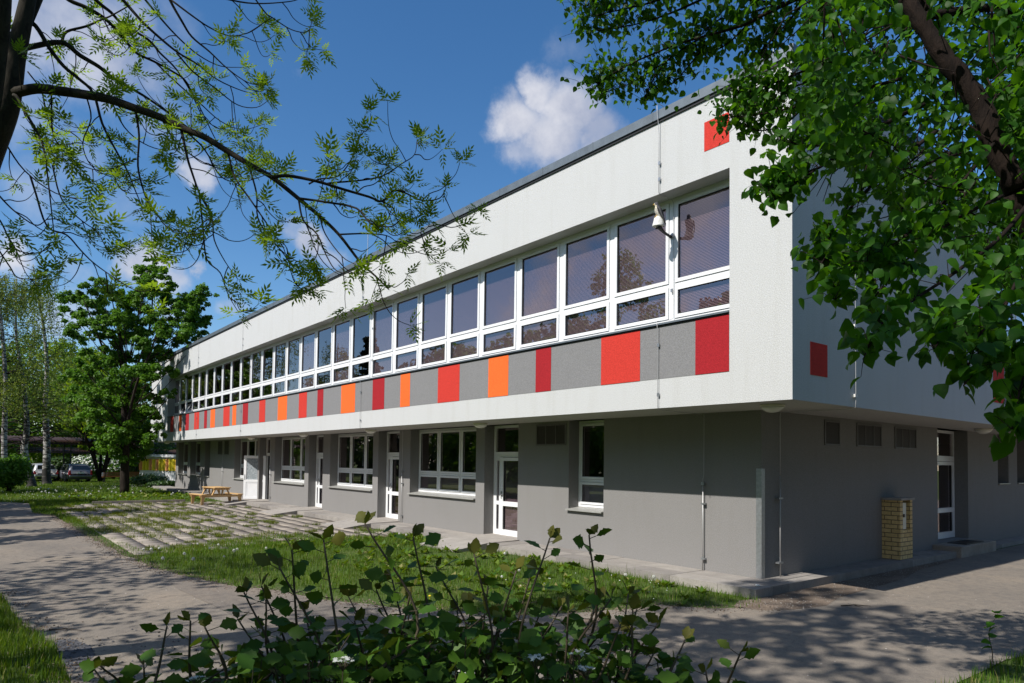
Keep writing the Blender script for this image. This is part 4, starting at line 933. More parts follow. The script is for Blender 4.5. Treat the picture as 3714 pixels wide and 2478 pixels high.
# birches: hanging strands of small leaves
def birch(base, label, top_v, trunk, strands, rad_px, n, lean=0):
    t = empty('birch_tree', base, label, 'birch', 'birches on the lawn'); b = np.array(base); d0 = depth_of(base); m = MB()
    w_ = smooth_path([at(u, v, d0)-b for u, v in trunk], 5); w_[0][2] = -.15; r = np.linspace(strands[0], .03, len(w_)); r[0] *= 1.35; m.tube(w_, r, 9)
    Ps = []; H_ = w_[-1][2]; tw = MB()
    for i in range(n):
        f = RNG.uniform(.26, 1); p = np.array(w_[int(f*(len(w_)-1))]); a = RNG.uniform(0, 6.28); L = rad_px*(.35+.75*math.sin(math.pi*min(1, (1.05-f)*1.25)))*RNG.uniform(.4, 1)
        d = np.array([math.cos(a), math.sin(a), .75]); pts = [p]
        for k in range(5): d = d+np.array([0,0,-.26])+RNG.normal(size=3)*.10; pts.append(pts[-1]+d/np.linalg.norm(d)*L/5)
        if i % 2 == 0: tw.tube(smooth_path(pts, 2), np.linspace(.045*(1.3-f), .012, 11), 5)
        for q in pts[2:]:
            for _ in range(2):
                s0 = q+RNG.normal(size=3)*.18; ln = RNG.uniform(.4, 1.5)*min(1, s0[2]/3); kk = int(ln*12)
                if kk < 2 or s0[2]-ln < 4.3: continue
                tt = RNG.random(kk); sw = RNG.normal(size=2)*.12
                Ps.append(np.c_[s0[0]+sw[0]*tt+RNG.normal(size=kk)*.05, s0[1]+sw[1]*tt+RNG.normal(size=kk)*.05, s0[2]-ln*tt])
                if RNG.random() < .35: tw.tube([s0, s0+np.array([sw[0],sw[1],-ln])], .006, 3, cap=False)
    mt_ = [0]*len(m.f); m.add(tw.v, tw.f, 1); m.build('trunk', [M['bark_birch'], M['bark_dark']], t, True)
    P_ = np.concatenate(Ps); leaf_mesh(P_, RNG.normal(size=P_.shape), .10, 'leaf_birch', t, spread=.8)
birch(tuple(G(117,1766)), 'leaning white birch with black scars in front of the silver car', 940, [(117,1766),(108,1730),(96,1680),(88,1630),(93,1590),(98,1540),(92,1450),(80,1350),(60,1230),(58,1100),(60,1010)], (.30,), 3.6, 170)
birch(tuple(G(170,1757)), 'upright white birch with a broad rough base between the two parked cars', 940, [(170,1757),(168,1720),(170,1650),(168,1560),(165,1450),(170,1330),(160,1200),(140,1080),(120,960)], (.32,), 3.8, 180)
birch((-50.5,-8.9,GZ), 'slender birch behind the round dark shrub at the left', 940, [(18,1750),(15,1600),(20,1400),(8,1200),(-5,1080),(0,1000)], (.2,), 3.4, 125)
# multi-stemmed tree by the grey car and the big maples behind
tree('field_maple', tuple(G(363,1747)), 'dark multi-stemmed tree beside the grey car with pale green crown', 'tree', 10.5, 3.7, 'leaf_bright', 'bark_dark', 10000, .24, .2, .43, 40, trunks=5)
BG = [(-76,-9,12.5,5.5,'leaf_bright','bright green maple behind the leaning birch',''),(-82,-2,14,6,'leaf_bright','tall bright green maple behind the silver car',''),(-84,7,13,6,'leaf_linden','mid green tree behind the flowering bushes',''),(-92,-12,15,7,'leaf_linden','dark tree far behind the left birch',''),(-95,2,15,7,'leaf_bright','wide green tree far behind the parked cars',''),(-90,14,12,6,'leaf_dark','dark tree behind the yellow panelled building',''),(-70,-14,9,5,'leaf_linden','mid green tree at the left picture edge behind the brown canopy',''),(-104,-4,17,8,'leaf_linden','tallest dark tree at the very back',''),(-74,2.5,6.5,3.4,'leaf_bright','low pale green tree over the flowering bushes','')]
for x, y, h, r, mt, l, g in BG: tree('broadleaf_tree', (x, y, GZ), l, 'tree', h, r, mt, 'bark_dark', 9000, .34, .25, .12, 36, 'trees behind the car park')
for i, (x, y) in enumerate([(-112,-30),(-114,-18),(-116,-6),(-117,6),(-115,18),(-112,30),(-106,42)]): pass
tree('gnarled_tree', tuple(G(545,1748)), 'dark gnarled tree with a crooked trunk before the yellow panelled building', 'tree', 5.0, 2.6, 'leaf_dark', 'bark_dark', 2600, .17, .22, .5, 16, lean=(.02,-.05))
# trees on the south side of the path: they shade it and show in the windows
def S_tree(*a, **k): return tree(*a, **k)
SO = [('broadleaf_tree',(-25.5,-23.5,GZ),'tall green tree across the path, mirrored in the third window',16.0,4.8,'leaf_linden',10000,.24),('copper_tree',(-18.5,-24.0,GZ),'dark red tree across the path, mirrored in the nearest windows',11.5,3.8,'leaf_red',9000,.24),('copper_tree',(-20.5,-29,GZ),'second dark red tree further across the path',12,4,'leaf_red',7000,.26),('broadleaf_tree',(-17.0,-15.2,GZ),'green tree shading the path near the paving',8.6,3.4,'leaf_linden',6000,.22)]
for nm, p, l, h, r, mt, n, sz in SO: tree(nm, p, l, 'tree', h, r, mt, 'bark_dark', n, sz, .2, .2, 34, 'trees south of the path')
tree('spruce_tree', (-42,-13.5,GZ), 'dark spruce across the path, mirrored between the birches', 'spruce', 11.5, 2.6, 'leaf_conifer', 'bark_dark', 9000, .3, .18, .06, 60, 'trees south of the path', cone=True, flat=.35)
birch((-47,-13.5,GZ), 'birch across the path beyond the left picture edge', 940, [(-350,1790),(-352,1600),(-345,1400),(-350,1200),(-340,1050)], (.24,), 3.2, 110)
for x, y, h, l in ((-24.5,-14.8,9.2,'round green tree across the path far from the school'),(-32,-15.4,9.6,'tall green tree across the path near the spruce'),(-52,-26,13,'tall dark tree far across the path'),(-22,-30,11,'green tree in the back row across the path'),(-5,-30,12,'green tree in the back row behind the copper trees')):
    tree('broadleaf_tree', (x, y, GZ), l, 'tree', h, 4.4, 'leaf_linden' if h < 12.5 else 'leaf_dark', 'bark_dark', 6000, .3, .22, .18, 30, 'trees south of the path')
tree('broadleaf_tree', (4.4,-13.6,GZ), 'unseen leafy tree added behind the camera to shade the shrubs', 'tree', 9.5, 3.3, 'leaf_linden_near', 'bark_dark', 4600, .16, .22, .34, 34, 'trees south of the path')  # out-of-view tree added to throw shade on the front shrubs
tree('broadleaf_tree', (-2.6,-15.0,GZ), 'loose leafy tree across the path left of the photographer', 'tree', 10.5, 3.2, 'leaf_ash', 'bark_dark', 2600, .17, .2, .38, 26, 'trees south of the path')
tree('broadleaf_tree', (1.2,-13.4,GZ), 'tall loose leafy tree across the path straight behind the shrubs', 'tree', 12.5, 3.6, 'leaf_ash', 'bark_dark', 1700, .2, .2, .42, 26, 'trees south of the path')
tree('broadleaf_tree', (-8.8,-15.2,GZ), 'open branched tree across the path before the copper trees', 'tree', 11, 3.4, 'leaf_ash', 'bark_dark', 2200, .18, .24, .42, 26, 'trees south of the path')
for i in range(22):  # row added out of view to hold back bright horizon light
    x = -126+i*7.2; tree('broadleaf_tree', (x, -36+RNG.uniform(-3,3), GZ), 'large green tree in the row added far south to block horizon light', 'tree', RNG.uniform(12,16), 5.2, 'leaf_dark', 'bark_dark', 2600, .55, .25, .08, 24, 'tree row added to block horizon light')
for x, y, h, l in ((10.5,3,10,'dense tree across the drive opposite the short side'),(12.5,10,12,'tall dense tree across the drive opposite the shaded door'),(11.5,18,11,'dense tree across the drive further back'),(15,-4,11,'dense tree at the drive right of the near lime'),(13,27,12,'dense tree at the end of the drive'),(20,6,14,'tall tree in the second row across the drive')):
    tree('broadleaf_tree', (x, y, GZ), l, 'tree', h, 4.6, 'leaf_dark', 'bark_dark', 5000, .34, .25, .05, 30, 'trees east of the drive')
tree('broadleaf_tree', (-.7,-14.6,GZ), 'very tall loose tree across the path whose top dapples the corner wall', 'tree', 17.6, 2.7, 'leaf_ash', 'bark_dark', 2000, .24, .22, .5, 26, 'trees south of the path')
# ------------------------------------------------------------------ shrubs of the background
def bush(name, base, label, r, h, mat, n, size, flower=0, cat='bush', group=None):
    t = empty(name, base, label, cat, group); m = MB()
    for i in range(9):
        a = RNG.uniform(0, 6.28); m.tube(smooth_path([(RNG.normal()*.1,RNG.normal()*.1,0),(math.cos(a)*r*.3,math.sin(a)*r*.3,h*.4),(math.cos(a)*r*.7,math.sin(a)*r*.7,h*.75)],3), np.linspace(.035,.01,7), 5)
    m.build('stem', M['bark_dark'], t, True)
    C = [(math.cos(i*2.4)*r*.55*(i/16)**.5, math.sin(i*2.4)*r*.55*(i/16)**.5, h*RNG.uniform(.35,.72)) for i in range(17)]
    P_, Nn = crown_leaves(C, [r*.5*RNG.uniform(.7,1.15) for _ in C], [n//17]*17, size, h/r*.55, .5); k = P_[:,2] > .05; P_, Nn = P_[k], Nn[k]
    leaf_mesh(P_, Nn, size, mat, t, 'foliage')
    if flower:
        k = (P_[:,2] > h*.32) & (Nn[:,2] > .1) & (RNG.random(len(P_)) < flower); leaf_mesh(P_[k]*np.array([1.04,1.04,1.03]), Nn[k], size*1.05, 'blossom', t, 'blossom', spread=.3)
bush('round_bush', tuple(G(28,1784)), 'big round dark green bush at the left end of the lawn', 1.2, 2.45, 'leaf_linden', 9000, .13)
bush('flowering_bush', tuple(G(318,1738)), 'white flowering bush right behind the grey car', 2.0, 2.5, 'leaf_linden', 5000, .16, .55, group='white flowering bushes')
bush('flowering_bush', tuple(G(412,1738)), 'white flowering bush behind the left slatted bench', 1.75, 2.35, 'leaf_linden', 5000, .16, .4, group='white flowering bushes')
bush('dark_bush', tuple(G(215,1746)), 'dark bush between the two parked cars', 1.3, 2.3, 'leaf_dark', 3500, .16)
bush('low_bush', tuple(G(535,1762)), 'low dome of clipped green bush before the yellow panels', 1.5, .95, 'leaf_dark', 4500, .10)
bush('low_bush', tuple(G(600,1768)), 'low leafy planting at the far school corner', 1.35, .5, 'leaf_dark', 3500, .12)
bush('dark_bush', tuple(G(500,1742)), 'dark shrub behind the right slatted bench', 1.5, 2.6, 'leaf_dark', 3500, .16)
bush('hedge_bush', tuple(G(255,1728)), 'clipped low hedge far behind the gap between the cars', 2.6, 1.2, 'leaf_linden', 3000, .16)
# ------------------------------------------------------------------ brown canopies on posts
def canopy(a, b, z, wdt, label, posts, drop=.30):
    a, b = np.array(a, float), np.array(b, float); L = np.linalg.norm(b-a); d = (b-a)/L; nrm = np.array([d[1], -d[0]])
    t = empty('brown_canopy', (a[0], a[1], GZ), label, 'canopy', 'brown canopies by the car park'); V = []; F = []; n = int(L/.11)
    for i in range(n+1):
        p = d*(L*i/n); h = z + (.05 if i % 2 else -.05)
        for q, dz in ((0,0),(wdt,-drop),(0,-.035),(wdt,-drop-.035)): V.append((p[0]+nrm[0]*q, p[1]+nrm[1]*q, h+dz))
    for i in range(n): o = i*4; F += [(o,o+1,o+5,o+4),(o+2,o+6,o+7,o+3),(o,o+4,o+6,o+2),(o+1,o+3,o+7,o+5)]
    np_mesh('corrugated_roof', V, F, M['brown_metal'], t)
    m = MB()
    for q in (.12, wdt*.5, wdt-.12): m.beam((nrm[0]*q, nrm[1]*q, z-.15-drop*q/wdt), (d[0]*L+nrm[0]*q, d[1]*L+nrm[1]*q, z-.15-drop*q/wdt), .08, .14)
    m.build('roof_beam', M['brown_metal'], t)
    for s0, q in posts:
        p = d*s0+nrm*q; m = MB(); m.box(p[0]-.05, p[0]+.05, p[1]-.05, p[1]+.05, 0, z-.2-drop*q/wdt); m.build('post', M['black'], t)
canopy((-58.5,-13.0), (-64.5,7.0), 3.62, 1.7, 'nearer brown corrugated canopy on black posts over the parked cars', [(2,.2),(10.0,.2),(10.0,1.45),(15.2,.2),(15.2,1.45),(20,.2)], .42)
canopy((-72.0,-6.5), (-76.5,10.0), 2.92, 1.5, 'farther, lower brown corrugated canopy behind the parked cars', [(1,.2),(6,.2),(11,.2),(16,.2)], .38)
# ------------------------------------------------------------------ cars
def car(name, loc, head, label, paint_, wag=True):
    hd_ = np.array(head, float)/np.linalg.norm(head); t = empty(name, (loc[0], loc[1], GZ), label, 'car'); t.rotation_euler = (0, 0, math.atan2(hd_[1], hd_[0])-math.pi/2)
    # sections along +y (rear at y=0): y, half width, z bottom, z belt, half width roof, z roof
    sec = [(-.04,.70,.42,.66,.68,.70),(0,.80,.32,.93,.74,.97),(.06,.84,.27,.95,.72,1.06),(.25,.865,.24,.97,.66,1.34),(.5,.87,.22,.97,.645,1.43),(1.3,.875,.2,.95,.65,1.475),(2.2,.875,.2,.93,.64,1.46),(2.7,.875,.2,.92,.61,1.36),(3.3,.87,.2,.91,.62,.97),(3.9,.85,.22,.84,.60,.87),(4.35,.78,.27,.68,.55,.72),(4.48,.62,.35,.55,.45,.58)]
    V = []; F = []
    for y, w_, zb, zl, wr, zr in sec:
        half = [(0,zb),(w_*.8,zb),(w_*.96,zb+.08),(w_,(zb+zl)/2),(w_*.985,zl-.03),(w_*.95,zl),(wr+.03,zr-.07),(wr-.06,zr-.012),(wr*.5,zr+.012),(0,zr+.018)]
        ring = [(x, y, z) for x, z in half]+[(-x, y, z) for x, z in half[1:-1][::-1]]; V += ring
    n = 18
    for i in range(len(sec)-1):
        for k in range(n): j = (k+1)%n; F.append((i*n+k, i*n+j, (i+1)*n+j, (i+1)*n+k))
    F.append(tuple(range(n))); F.append(tuple((len(sec)-1)*n+k for k in range(n))[::-1])
    m = MB(); m.add(V, F); body = m.build('body', M[paint_], t, True)
    m = MB(); m.add([(-.60,.052,1.02),(.60,.052,1.02),(.55,.235,1.325),(-.55,.235,1.325)], [(0,1,2,3)]); m.v = [(x, y-.03-.02*(z > 1.1), z+.015) for x, y, z in m.v]; m.build('rear_window', M['car_glass'], t)
    for s in (-1, 1):
        m = MB()
        for (y0, y1, y2, y3) in ((.32,1.2,1.15,.5),(1.28,2.1,2.0,1.25),(2.18,3.05,2.62,2.1)):
            m.quad((s*.862,y0,.985),(s*.862,y1,.975),(s*.675,y2,1.385),(s*.685,y3,1.385))
        m.build('side_window', M['car_glass'], t)
        m = MB(); zt_, h_, w0 = (.93, .30, .2) if wag else (.98, .38, .19)
        V2 = []
        for (x, z) in ((.845,zt_-h_),(.845-w0,zt_-h_),(.835-w0*.9,zt_-.03),(.80,zt_)): V2 += [(s*x,-.05+.05*(z > .8),z),(s*x,.12,z)]
        m.add(V2, [(0,2,4,6),(7,5,3,1),(0,1,3,2),(2,3,5,4),(4,5,7,6),(6,7,1,0)]); m.build('tail_lamp', M['tail'], t, bevel=.01)
        m = MB(); m.add([(s*.88,2.55,.98),(s*1.04,2.5,1.0),(s*1.04,2.5,1.13),(s*.88,2.55,1.12),(s*.88,2.68,.98),(s*1.04,2.62,1.0),(s*1.04,2.62,1.13),(s*.88,2.68,1.12)], [(0,1,2,3),(7,6,5,4),(0,4,5,1),(1,5,6,2),(2,6,7,3),(3,7,4,0)]); m.build('door_mirror', M[paint_], t)
        for y in (.78, 3.62):
            m = MB(); m.lathe([(.2,-.09),(.31,-.085),(.315,.0),(.31,.085),(.2,.09)], 20); o = m.build('wheel', M['tyre'], t, True); o.location = (s*.79, y, .315); o.rotation_euler = (0, s*math.pi/2, 0)
            m = MB(); m.lathe([(.19,.085),(.2,.095),(.12,.08),(.04,.1)], 16); m.build('rim', M['rim'], o, True)
    m = MB(); m.box(-.78,.78,-.11,.04,.40,.60); o = m.build('bumper', M[paint_], t, True, bevel=.05)
    m = MB(); m.box(-.79,.79,-.118,-.1,.575,.598); m.build('bumper_strip', M['black'], t); m = MB(); m.box(-.26,.26,-.065,-.035,.70,.81); m.build('number_plate', M['plate'], t)
    m = MB(); m.box(-.05,.05,-.035,-.02,.87,.92); m.build('badge', M['rim'], t); m = MB(); m.box(-.6,.6,-.06,.3,.22,.40); m.build('underside', M['black'], t)
    return t
pg = G(291,1750); ps = G(166,1748)
car('parked_car', pg, (-1,-.16), 'slate grey estate car parked under the brown canopy', 'car_grey', False)
car('parked_car', ps, (-1,-.12), 'silver estate car parked half behind the upright birch', 'car_silver', True)
# ------------------------------------------------------------------ benches, sign, lamp, far building
def bench(p, rz, label):
    t = empty('park_bench', p, label, 'bench', 'brown slatted benches', rz)
    m = MB()
    for k in range(4): m.box(-.72,.72,-.04-.02*k,-.01-.02*k,.46+.1*k,.54+.1*k)
    m.build('backrest', M['bench_wood'], t); m = MB()
    for k in range(4): m.box(-.72,.72,.04+.11*k,.13+.11*k,.42,.45)
    m.build('seat', M['bench_wood'], t)
    for x in (-.6,.6): 
        m = MB(); m.beam((x,-.02,0),(x,-.1,.86),.05,.05,(0,1,0)); m.beam((x,.42,0),(x,.42,.42),.05,.05,(0,1,0)); m.beam((x,-.03,.405),(x,.45,.405),.05,.03); m.build('leg', M['black'], t)
bench(tuple(G(410,1750)), math.radians(90+6), 'brown slatted bench beside the small white sign'); bench(tuple(G(481,1748)), math.radians(90+4), 'brown slatted bench half hidden behind the lime trunk')
p = G(378,1750); t = empty('small_sign', p, 'small blank white sign on a short post beside the bench', 'sign'); m = MB(); m.box(-.03,.03,-.03,.03,0,.75); m.build('post', M['black'], t); m = MB(); m.box(.031,.05,-.2,.2,.5,.8); m.build('sign_plate', M['white_wall'], t)
p = G(554,1745); t = empty('garden_lamp', p, 'slim black garden lamp with flat pale cap before the yellow panels', 'lamp post'); m = MB(); m.tube([(0,0,0),(0,0,2.3)], .045, 8); m.build('post', M['black'], t); m = MB(); m.lathe([(.05,2.28),(.2,2.32),(.22,2.40),(.1,2.47)], 14); m.build('lamp_head', M['lamp'], t, True)
p0 = G(505,1748); p1 = p0[:2] + np.array([9.0, 4.4])
t = empty('garden_pavilion', (p0[0], p0[1], GZ), 'low white building with a yellow and orange panel band', 'building'); e = p1-p0[:2]; L = float(np.linalg.norm(e)); t.rotation_euler = (0, 0, math.atan2(e[1], e[0]))
m = MB(); m.box(0, L, 0, 3, 0, 2.1); m.build('wall', M['white_wall'], t); m = MB(); m.box(-.1, L+.1, -.2, 3.1, 2.1, 2.32); m.build('roof', M['white_wall'], t)
x = .05; i = 0
cols = ['peach','yellow','yellow','peach','yellow','peach','yellow','yellow']
while x < L-.2:
    m = MB(); z0, z1 = 1.0, 1.95
    m.add([(x,-.10,z0),(x+.2,-.10,z0),(x+.2,.01,z0),(x,.01,z0),(x,-.10,z1),(x+.2,-.10,z1),(x+.2,.01,z1),(x,.01,z1)], [(0,3,2,1),(4,5,6,7),(0,1,5,4),(1,2,6,5),(2,3,7,6),(3,0,4,7)]); o = m.build('colour_panel', M[cols[i % 8]], t); i += 1
    m = MB(); m.box(x+.2, x+.38, -.03, -.001, z0, z1); m.build('colour_panel', M[cols[(i-1) % 8]], t); x += .40
# the wooden wall end by the far corner
# ------------------------------------------------------------------ picnic table
tp = np.array([-27.7, -.5]); t = empty('picnic_table', (tp[0], tp[1], GZ+.02), 'pale pine picnic table with two benches on the old paving', 'picnic table'); t.rotation_euler = (0, 0, math.atan2(-.12, -.99)); t.scale = (1.02, 1.02, 1.02)
m = MB()
for k in range(5): m.box(-.72,.72,-.36+.147*k,-.36+.147*k+.137,.72,.755)
m.build('tabletop', M['pine'], t, bevel=.004)
for s in (-1, 1):
    m = MB()
    for k in range(2): m.box(-.72,.72,s*(.80)-.125+.128*k,s*(.80)-.005+.128*k,.42,.455)
    m.build('seat', M['pine'], t, bevel=.004)
for x in (-.55, .55):
    m = MB(); m.box(x-.02,x+.02,-.93,.93,.325,.418); m.box(x-.02,x+.02,-.36,.36,.64,.719); m.build('crossbeam', M['pine'], t)
    for s in (-1, 1):
        m = MB(); m.beam((x+.043,s*.42,.33),(x+.043,s*.24,.715),.04,.10,(1,0,0)); m.beam((x+.043,s*.10,.715),(x+.043,s*.0+.03*s,.33),.04,.085,(1,0,0)); m.build('brace', M['pine'], t)
        m = MB(); m.add([(x-.06,s*.84-.05,0),(x-.022,s*.84-.05,0),(x-.022,s*.84+.05,0),(x-.06,s*.84+.05,0),(x-.06,s*.80-.08,.415),(x-.022,s*.80-.08,.415),(x-.022,s*.80+.09,.415),(x-.06,s*.80+.09,.415)], [(0,3,2,1),(4,5,6,7),(0,1,5,4),(1,2,6,5),(2,3,7,6),(3,0,4,7)]); m.build('leg', M['pine'], t)
# ------------------------------------------------------------------ ash tree at the left (picture coordinates, full size)
ASH_D = 6.6
def trace(pts, d0, d1, sub=4):
    n = len(pts); return smooth_path([at(u, v, d0+(d1-d0)*i/(n-1)) for i, (u, v) in enumerate(pts)], sub)
ab = np.array([*at(-330, 1500, ASH_D)[:2], GZ]); ash = empty('ash_tree', ab, 'near ash tree with dark arching boughs and young yellow green leaves', 'tree')
m = MB(); A_ = lambda p: np.array(p)-ab
tw = [ab+np.array([-.1,-.1,-.1]), ab+np.array([.0,.0,1.2])] + [at(u, v, ASH_D) for u, v in ((-150,860),(-70,620),(10,420),(35,330),(55,210),(78,110),(110,-40),(160,-260),(200,-520))]
w_ = [A_(p) for p in smooth_path(tw, 4)]; m.tube(w_, np.interp(np.linspace(0,1,len(w_)), [0,.15,.35,.6,.75,1], [.24,.17,.125,.088,.07,.03]), 10)
w_ = [A_(p) for p in trace([(62,190),(95,100),(140,0),(190,-120),(260,-300)], ASH_D, ASH_D+.3)]; m.tube(w_, np.linspace(.05,.02,len(w_)), 8)
w_ = [A_(p) for p in trace([(-90,700),(-30,400),(0,180),(14,60),(20,-120),(10,-400)], ASH_D-.4, ASH_D-.7)]; m.tube(w_, np.linspace(.07,.045,len(w_)), 8)
m.build('trunk', M['bark_ash'], ash, True)
BR = [  # points, start radius, end radius, depth offsets
 ([(30,335),(58,336),(134,322),(214,330),(312,344),(402,362),(491,393),(580,424),(660,464),(737,495),(826,549),(900,594),(987,644),(1082,720),(1159,784),(1229,851),(1306,950),(1363,1003),(1410,1050)],.052,.006,0,-.6),
 ([(987,644),(1044,638),(1146,657),(1242,686),(1338,714),(1386,730),(1427,692),(1472,701),(1529,727),(1593,720),(1618,682)],.016,.004,-.5,-.2),
 ([(1082,720),(1178,733),(1293,756),(1344,810),(1414,823),(1450,800)],.012,.004,-.5,-.9),
 ([(1120,668),(1159,650),(1229,638),(1280,568),(1303,504),(1312,472)],.009,.003,-.3,-.2),
 ([(1180,668),(1210,663),(1312,654),(1389,638),(1459,593),(1503,561),(1513,504)],.010,.003,-.3,.1),
 ([(1229,851),(1325,848),(1402,855),(1440,880)],.009,.003,-.5,-.4),
 ([(1386,730),(1427,756),(1440,797),(1497,848),(1548,829),(1560,800)],.007,.003,-.3,-.3),
 ([(75,60),(129,94),(179,174),(232,241),(286,286),(339,339),(370,446),(415,536),(460,616),(491,692),(520,760)],.024,.004,.1,.6),
 ([(60,185),(112,170),(223,154),(290,201),(357,241),(402,277),(469,317),(536,357),(625,420),(660,446),(760,520)],.03,.005,.1,1.0),
 ([(223,154),(241,116),(312,96),(370,71),(402,58),(470,20)],.015,.006,.3,.5),
 ([(180,-60),(250,0),(312,27),(379,67),(429,116),(469,165),(500,196),(558,223),(625,259),(670,290),(696,335),(740,420),(790,520),(850,600)],.022,.004,.3,1.2),
 ([(290,-60),(357,9),(402,45),(446,89),(536,143),(580,192),(638,250),(690,330),(740,430),(800,470)],.020,.004,.4,1.4),
 ([(380,-70),(446,0),(513,76),(580,138),(647,192),(714,232),(790,290),(880,330),(950,345)],.018,.003,.2,.9),
 ([(590,-70),(616,0),(661,80),(696,134),(759,187),(826,250),(900,300),(960,310)],.015,.003,.1,.5),
 ([(480,-60),(560,40),(640,130),(720,200),(800,240),(880,245)],.013,.003,.8,1.4),
 ([(620,0),(700,60),(760,100),(830,130),(900,120),(950,90)],.011,.003,.6,.9),
 ([(50,345),(62,353),(89,402),(129,469),(152,518),(165,580),(179,696),(192,812),(199,865)],.016,.003,-.2,-.5),
 ([(170,330),(186,340),(192,482),(237,553),(312,607),(402,620),(430,600)],.009,.003,-.1,.2),
 ([(480,392),(491,402),(504,491),(500,603),(520,690),(540,740),(558,758),(594,812),(647,847),(728,845),(770,820)],.012,.003,-.1,-.3),
 ([(640,460),(656,469),(679,571),(696,625),(723,700),(768,789),(777,870),(817,950),(862,1012)],.014,.003,-.2,-.6),
 ([(723,700),(737,838),(750,941),(799,990),(826,1066),(866,1135)],.009,.003,-.3,-.8),
 ([(723,700),(759,758),(768,789),(737,838),(690,850),(672,830)],.007,.003,-.3,-.4),
 ([(-60,640),(0,713),(54,767),(125,816),(161,803),(190,770)],.009,.003,-.5,-.8),
 ([(110,640),(129,700),(170,820),(241,852),(290,905),(335,950),(402,999),(491,1053),(545,1055)],.010,.003,-.4,-.9),
 ([(190,600),(214,700),(250,758),(312,812),(357,834),(395,825)],.008,.003,-.3,-.6),
 ([(-60,820),(0,914),(36,968),(67,1008),(150,1010),(190,985)],.008,.003,-.6,-.9),
 ([(-40,760),(0,800),(30,860),(54,900),(110,920),(170,905),(182,880)],.008,.003,-.6,-.8),
 ([(-30,430),(20,520),(90,620),(200,700),(300,720),(380,700)],.010,.003,.2,.7),
 ([(826,549),(850,640),(905,720),(960,800),(1000,860),(1040,900),(1035,960)],.010,.003,-.3,-.7),
 ([(900,594),(930,700),(935,790),(985,870),(1040,925),(1100,960)],.009,.003,-.4,-.8),
 ([(1082,720),(1100,800),(1150,850),(1185,930),(1225,985),(1300,990)],.009,.003,-.6,-1.0),
 ([(1159,784),(1180,850),(1240,930),(1290,960)],.007,.003,-.6,-.9),
 ([(720,-40),(815,-5),(923,13),(1050,6),(1100,-10)],.011,.003,.3,.4),
 ([(900,-40),(961,45),(987,64),(1057,108),(1115,115),(1134,70)],.008,.003,.2,.2),
 ([(660,464),(740,540),(800,640),(870,660),(950,640),(1010,610)],.009,.003,.2,.6),
 ([(580,424),(640,520),(690,560),(760,600),(840,620),(900,600)],.008,.003,.3,.8),
 ([(402,362),(450,460),(520,520),(600,545),(680,530)],.008,.003,.4,.9),
 ([(312,344),(330,430),(300,520),(330,600),(400,640),(470,640)],.008,.003,.1,.3),
 ([(100,260),(150,330),(170,420),(220,470),(290,480)],.008,.003,.4,.7),
 ([(640,192),(700,260),(780,320),(860,380),(930,390),(980,360)],.010,.003,.7,1.2),
 ([(560,223),(640,300),(720,370),(800,440),(880,470),(960,450)],.010,.003,.9,1.5),
]
m = MB(); tips = []
def put(path, r0, r1, seg=5): m.tube([A_(p) for p in path], np.linspace(r0, r1, len(path)), seg)
for pts, r0, r1, a, b in BR:
    path = trace(pts, ASH_D+a, ASH_D+b, 4); put(path, r0, r1, 7 if r0 > .012 else 5); tips.append((path[-1], path[-1]-path[-3]))
    L = len(path)
    for i in range(5, L-1, 3):                     # twigs: droop, then turn up at the end
        if RNG.random() < .66:
            p = np.array(path[i]); t_ = np.array(path[i+1])-np.array(path[i-1]); t_ /= np.linalg.norm(t_)+1e-9
            d = t_*.5+RNG.normal(size=3)*.55+np.array([0,0,-.15]); ln = RNG.uniform(.22,.62); q = [p]
            d /= np.linalg.norm(d)
            for k in range(5): d = d+np.array([0,0,(-.30 if k < 2 else .42)])+RNG.normal(size=3)*.1; d /= np.linalg.norm(d); q.append(q[-1]+d*ln/5)
            q = smooth_path(q, 3); put(q, .0055, .0026, 4); tips.append((q[-1], q[-1]-q[-3]))
            if RNG.random() < .15: tips.append((q[len(q)//2], q[8]-q[6]))
m.build('boughs', M['bark_ash'], ash, True)
# compound leaves: leaflets in pairs along a stalk and one at the end
tv = []; tf = []
def leaflet(bx, by, ang, ln, wd, dz):
    b = len(tv); c_, s__ = math.cos(ang), math.sin(ang)
    for (x, y, z) in ((0,0,0),(.38,-.5*wd,.04),(1,0,-.10),(.38,.5*wd,.04)): tv.append((bx+(x*c_)*ln-(y)*s__*ln, by+(x*s__)*ln+y*c_*ln, dz+z*ln-.25*bx*bx)); 
    tf.append((b,b+1,b+2,b+3))
for i in range(3):
    for sg in (-1, 1): leaflet(.30+.26*i, 0, sg*(.92-.1*i), .52-.03*i, .36, 0)
leaflet(1.0, 0, 0, .5, .32, 0); b = len(tv); tv += [(0,-.012,0),(1,-.008,-.25),(1,.008,-.25),(0,.012,0)]; tf.append((b,b+1,b+2,b+3))
Ps = []; Ds = []; Sc = []
for p, d in tips:
    d = d/(np.linalg.norm(d)+1e-9); n = RNG.integers(6, 11)
    for k in range(n):
        a = RNG.normal(size=3)*.75+d*.5+np.array([0,0,.25]); Ps.append(A_(p)+RNG.normal(size=3)*.012); Ds.append(a); Sc.append(RNG.uniform(.085,.15))
Ps = np.array(Ps); Ds = np.array(Ds); up_ = np.tile([0,0,1.],(len(Ps),1))+RNG.normal(size=(len(Ps),3))*.35
V, F = scatter(tv, tf, Ps, frames_dir(Ds, up_), np.array(Sc)); np_mesh('crown', V, F, M['leaf_ash'], ash, var=np.repeat(RNG.random(len(Ps)), len(tv)))

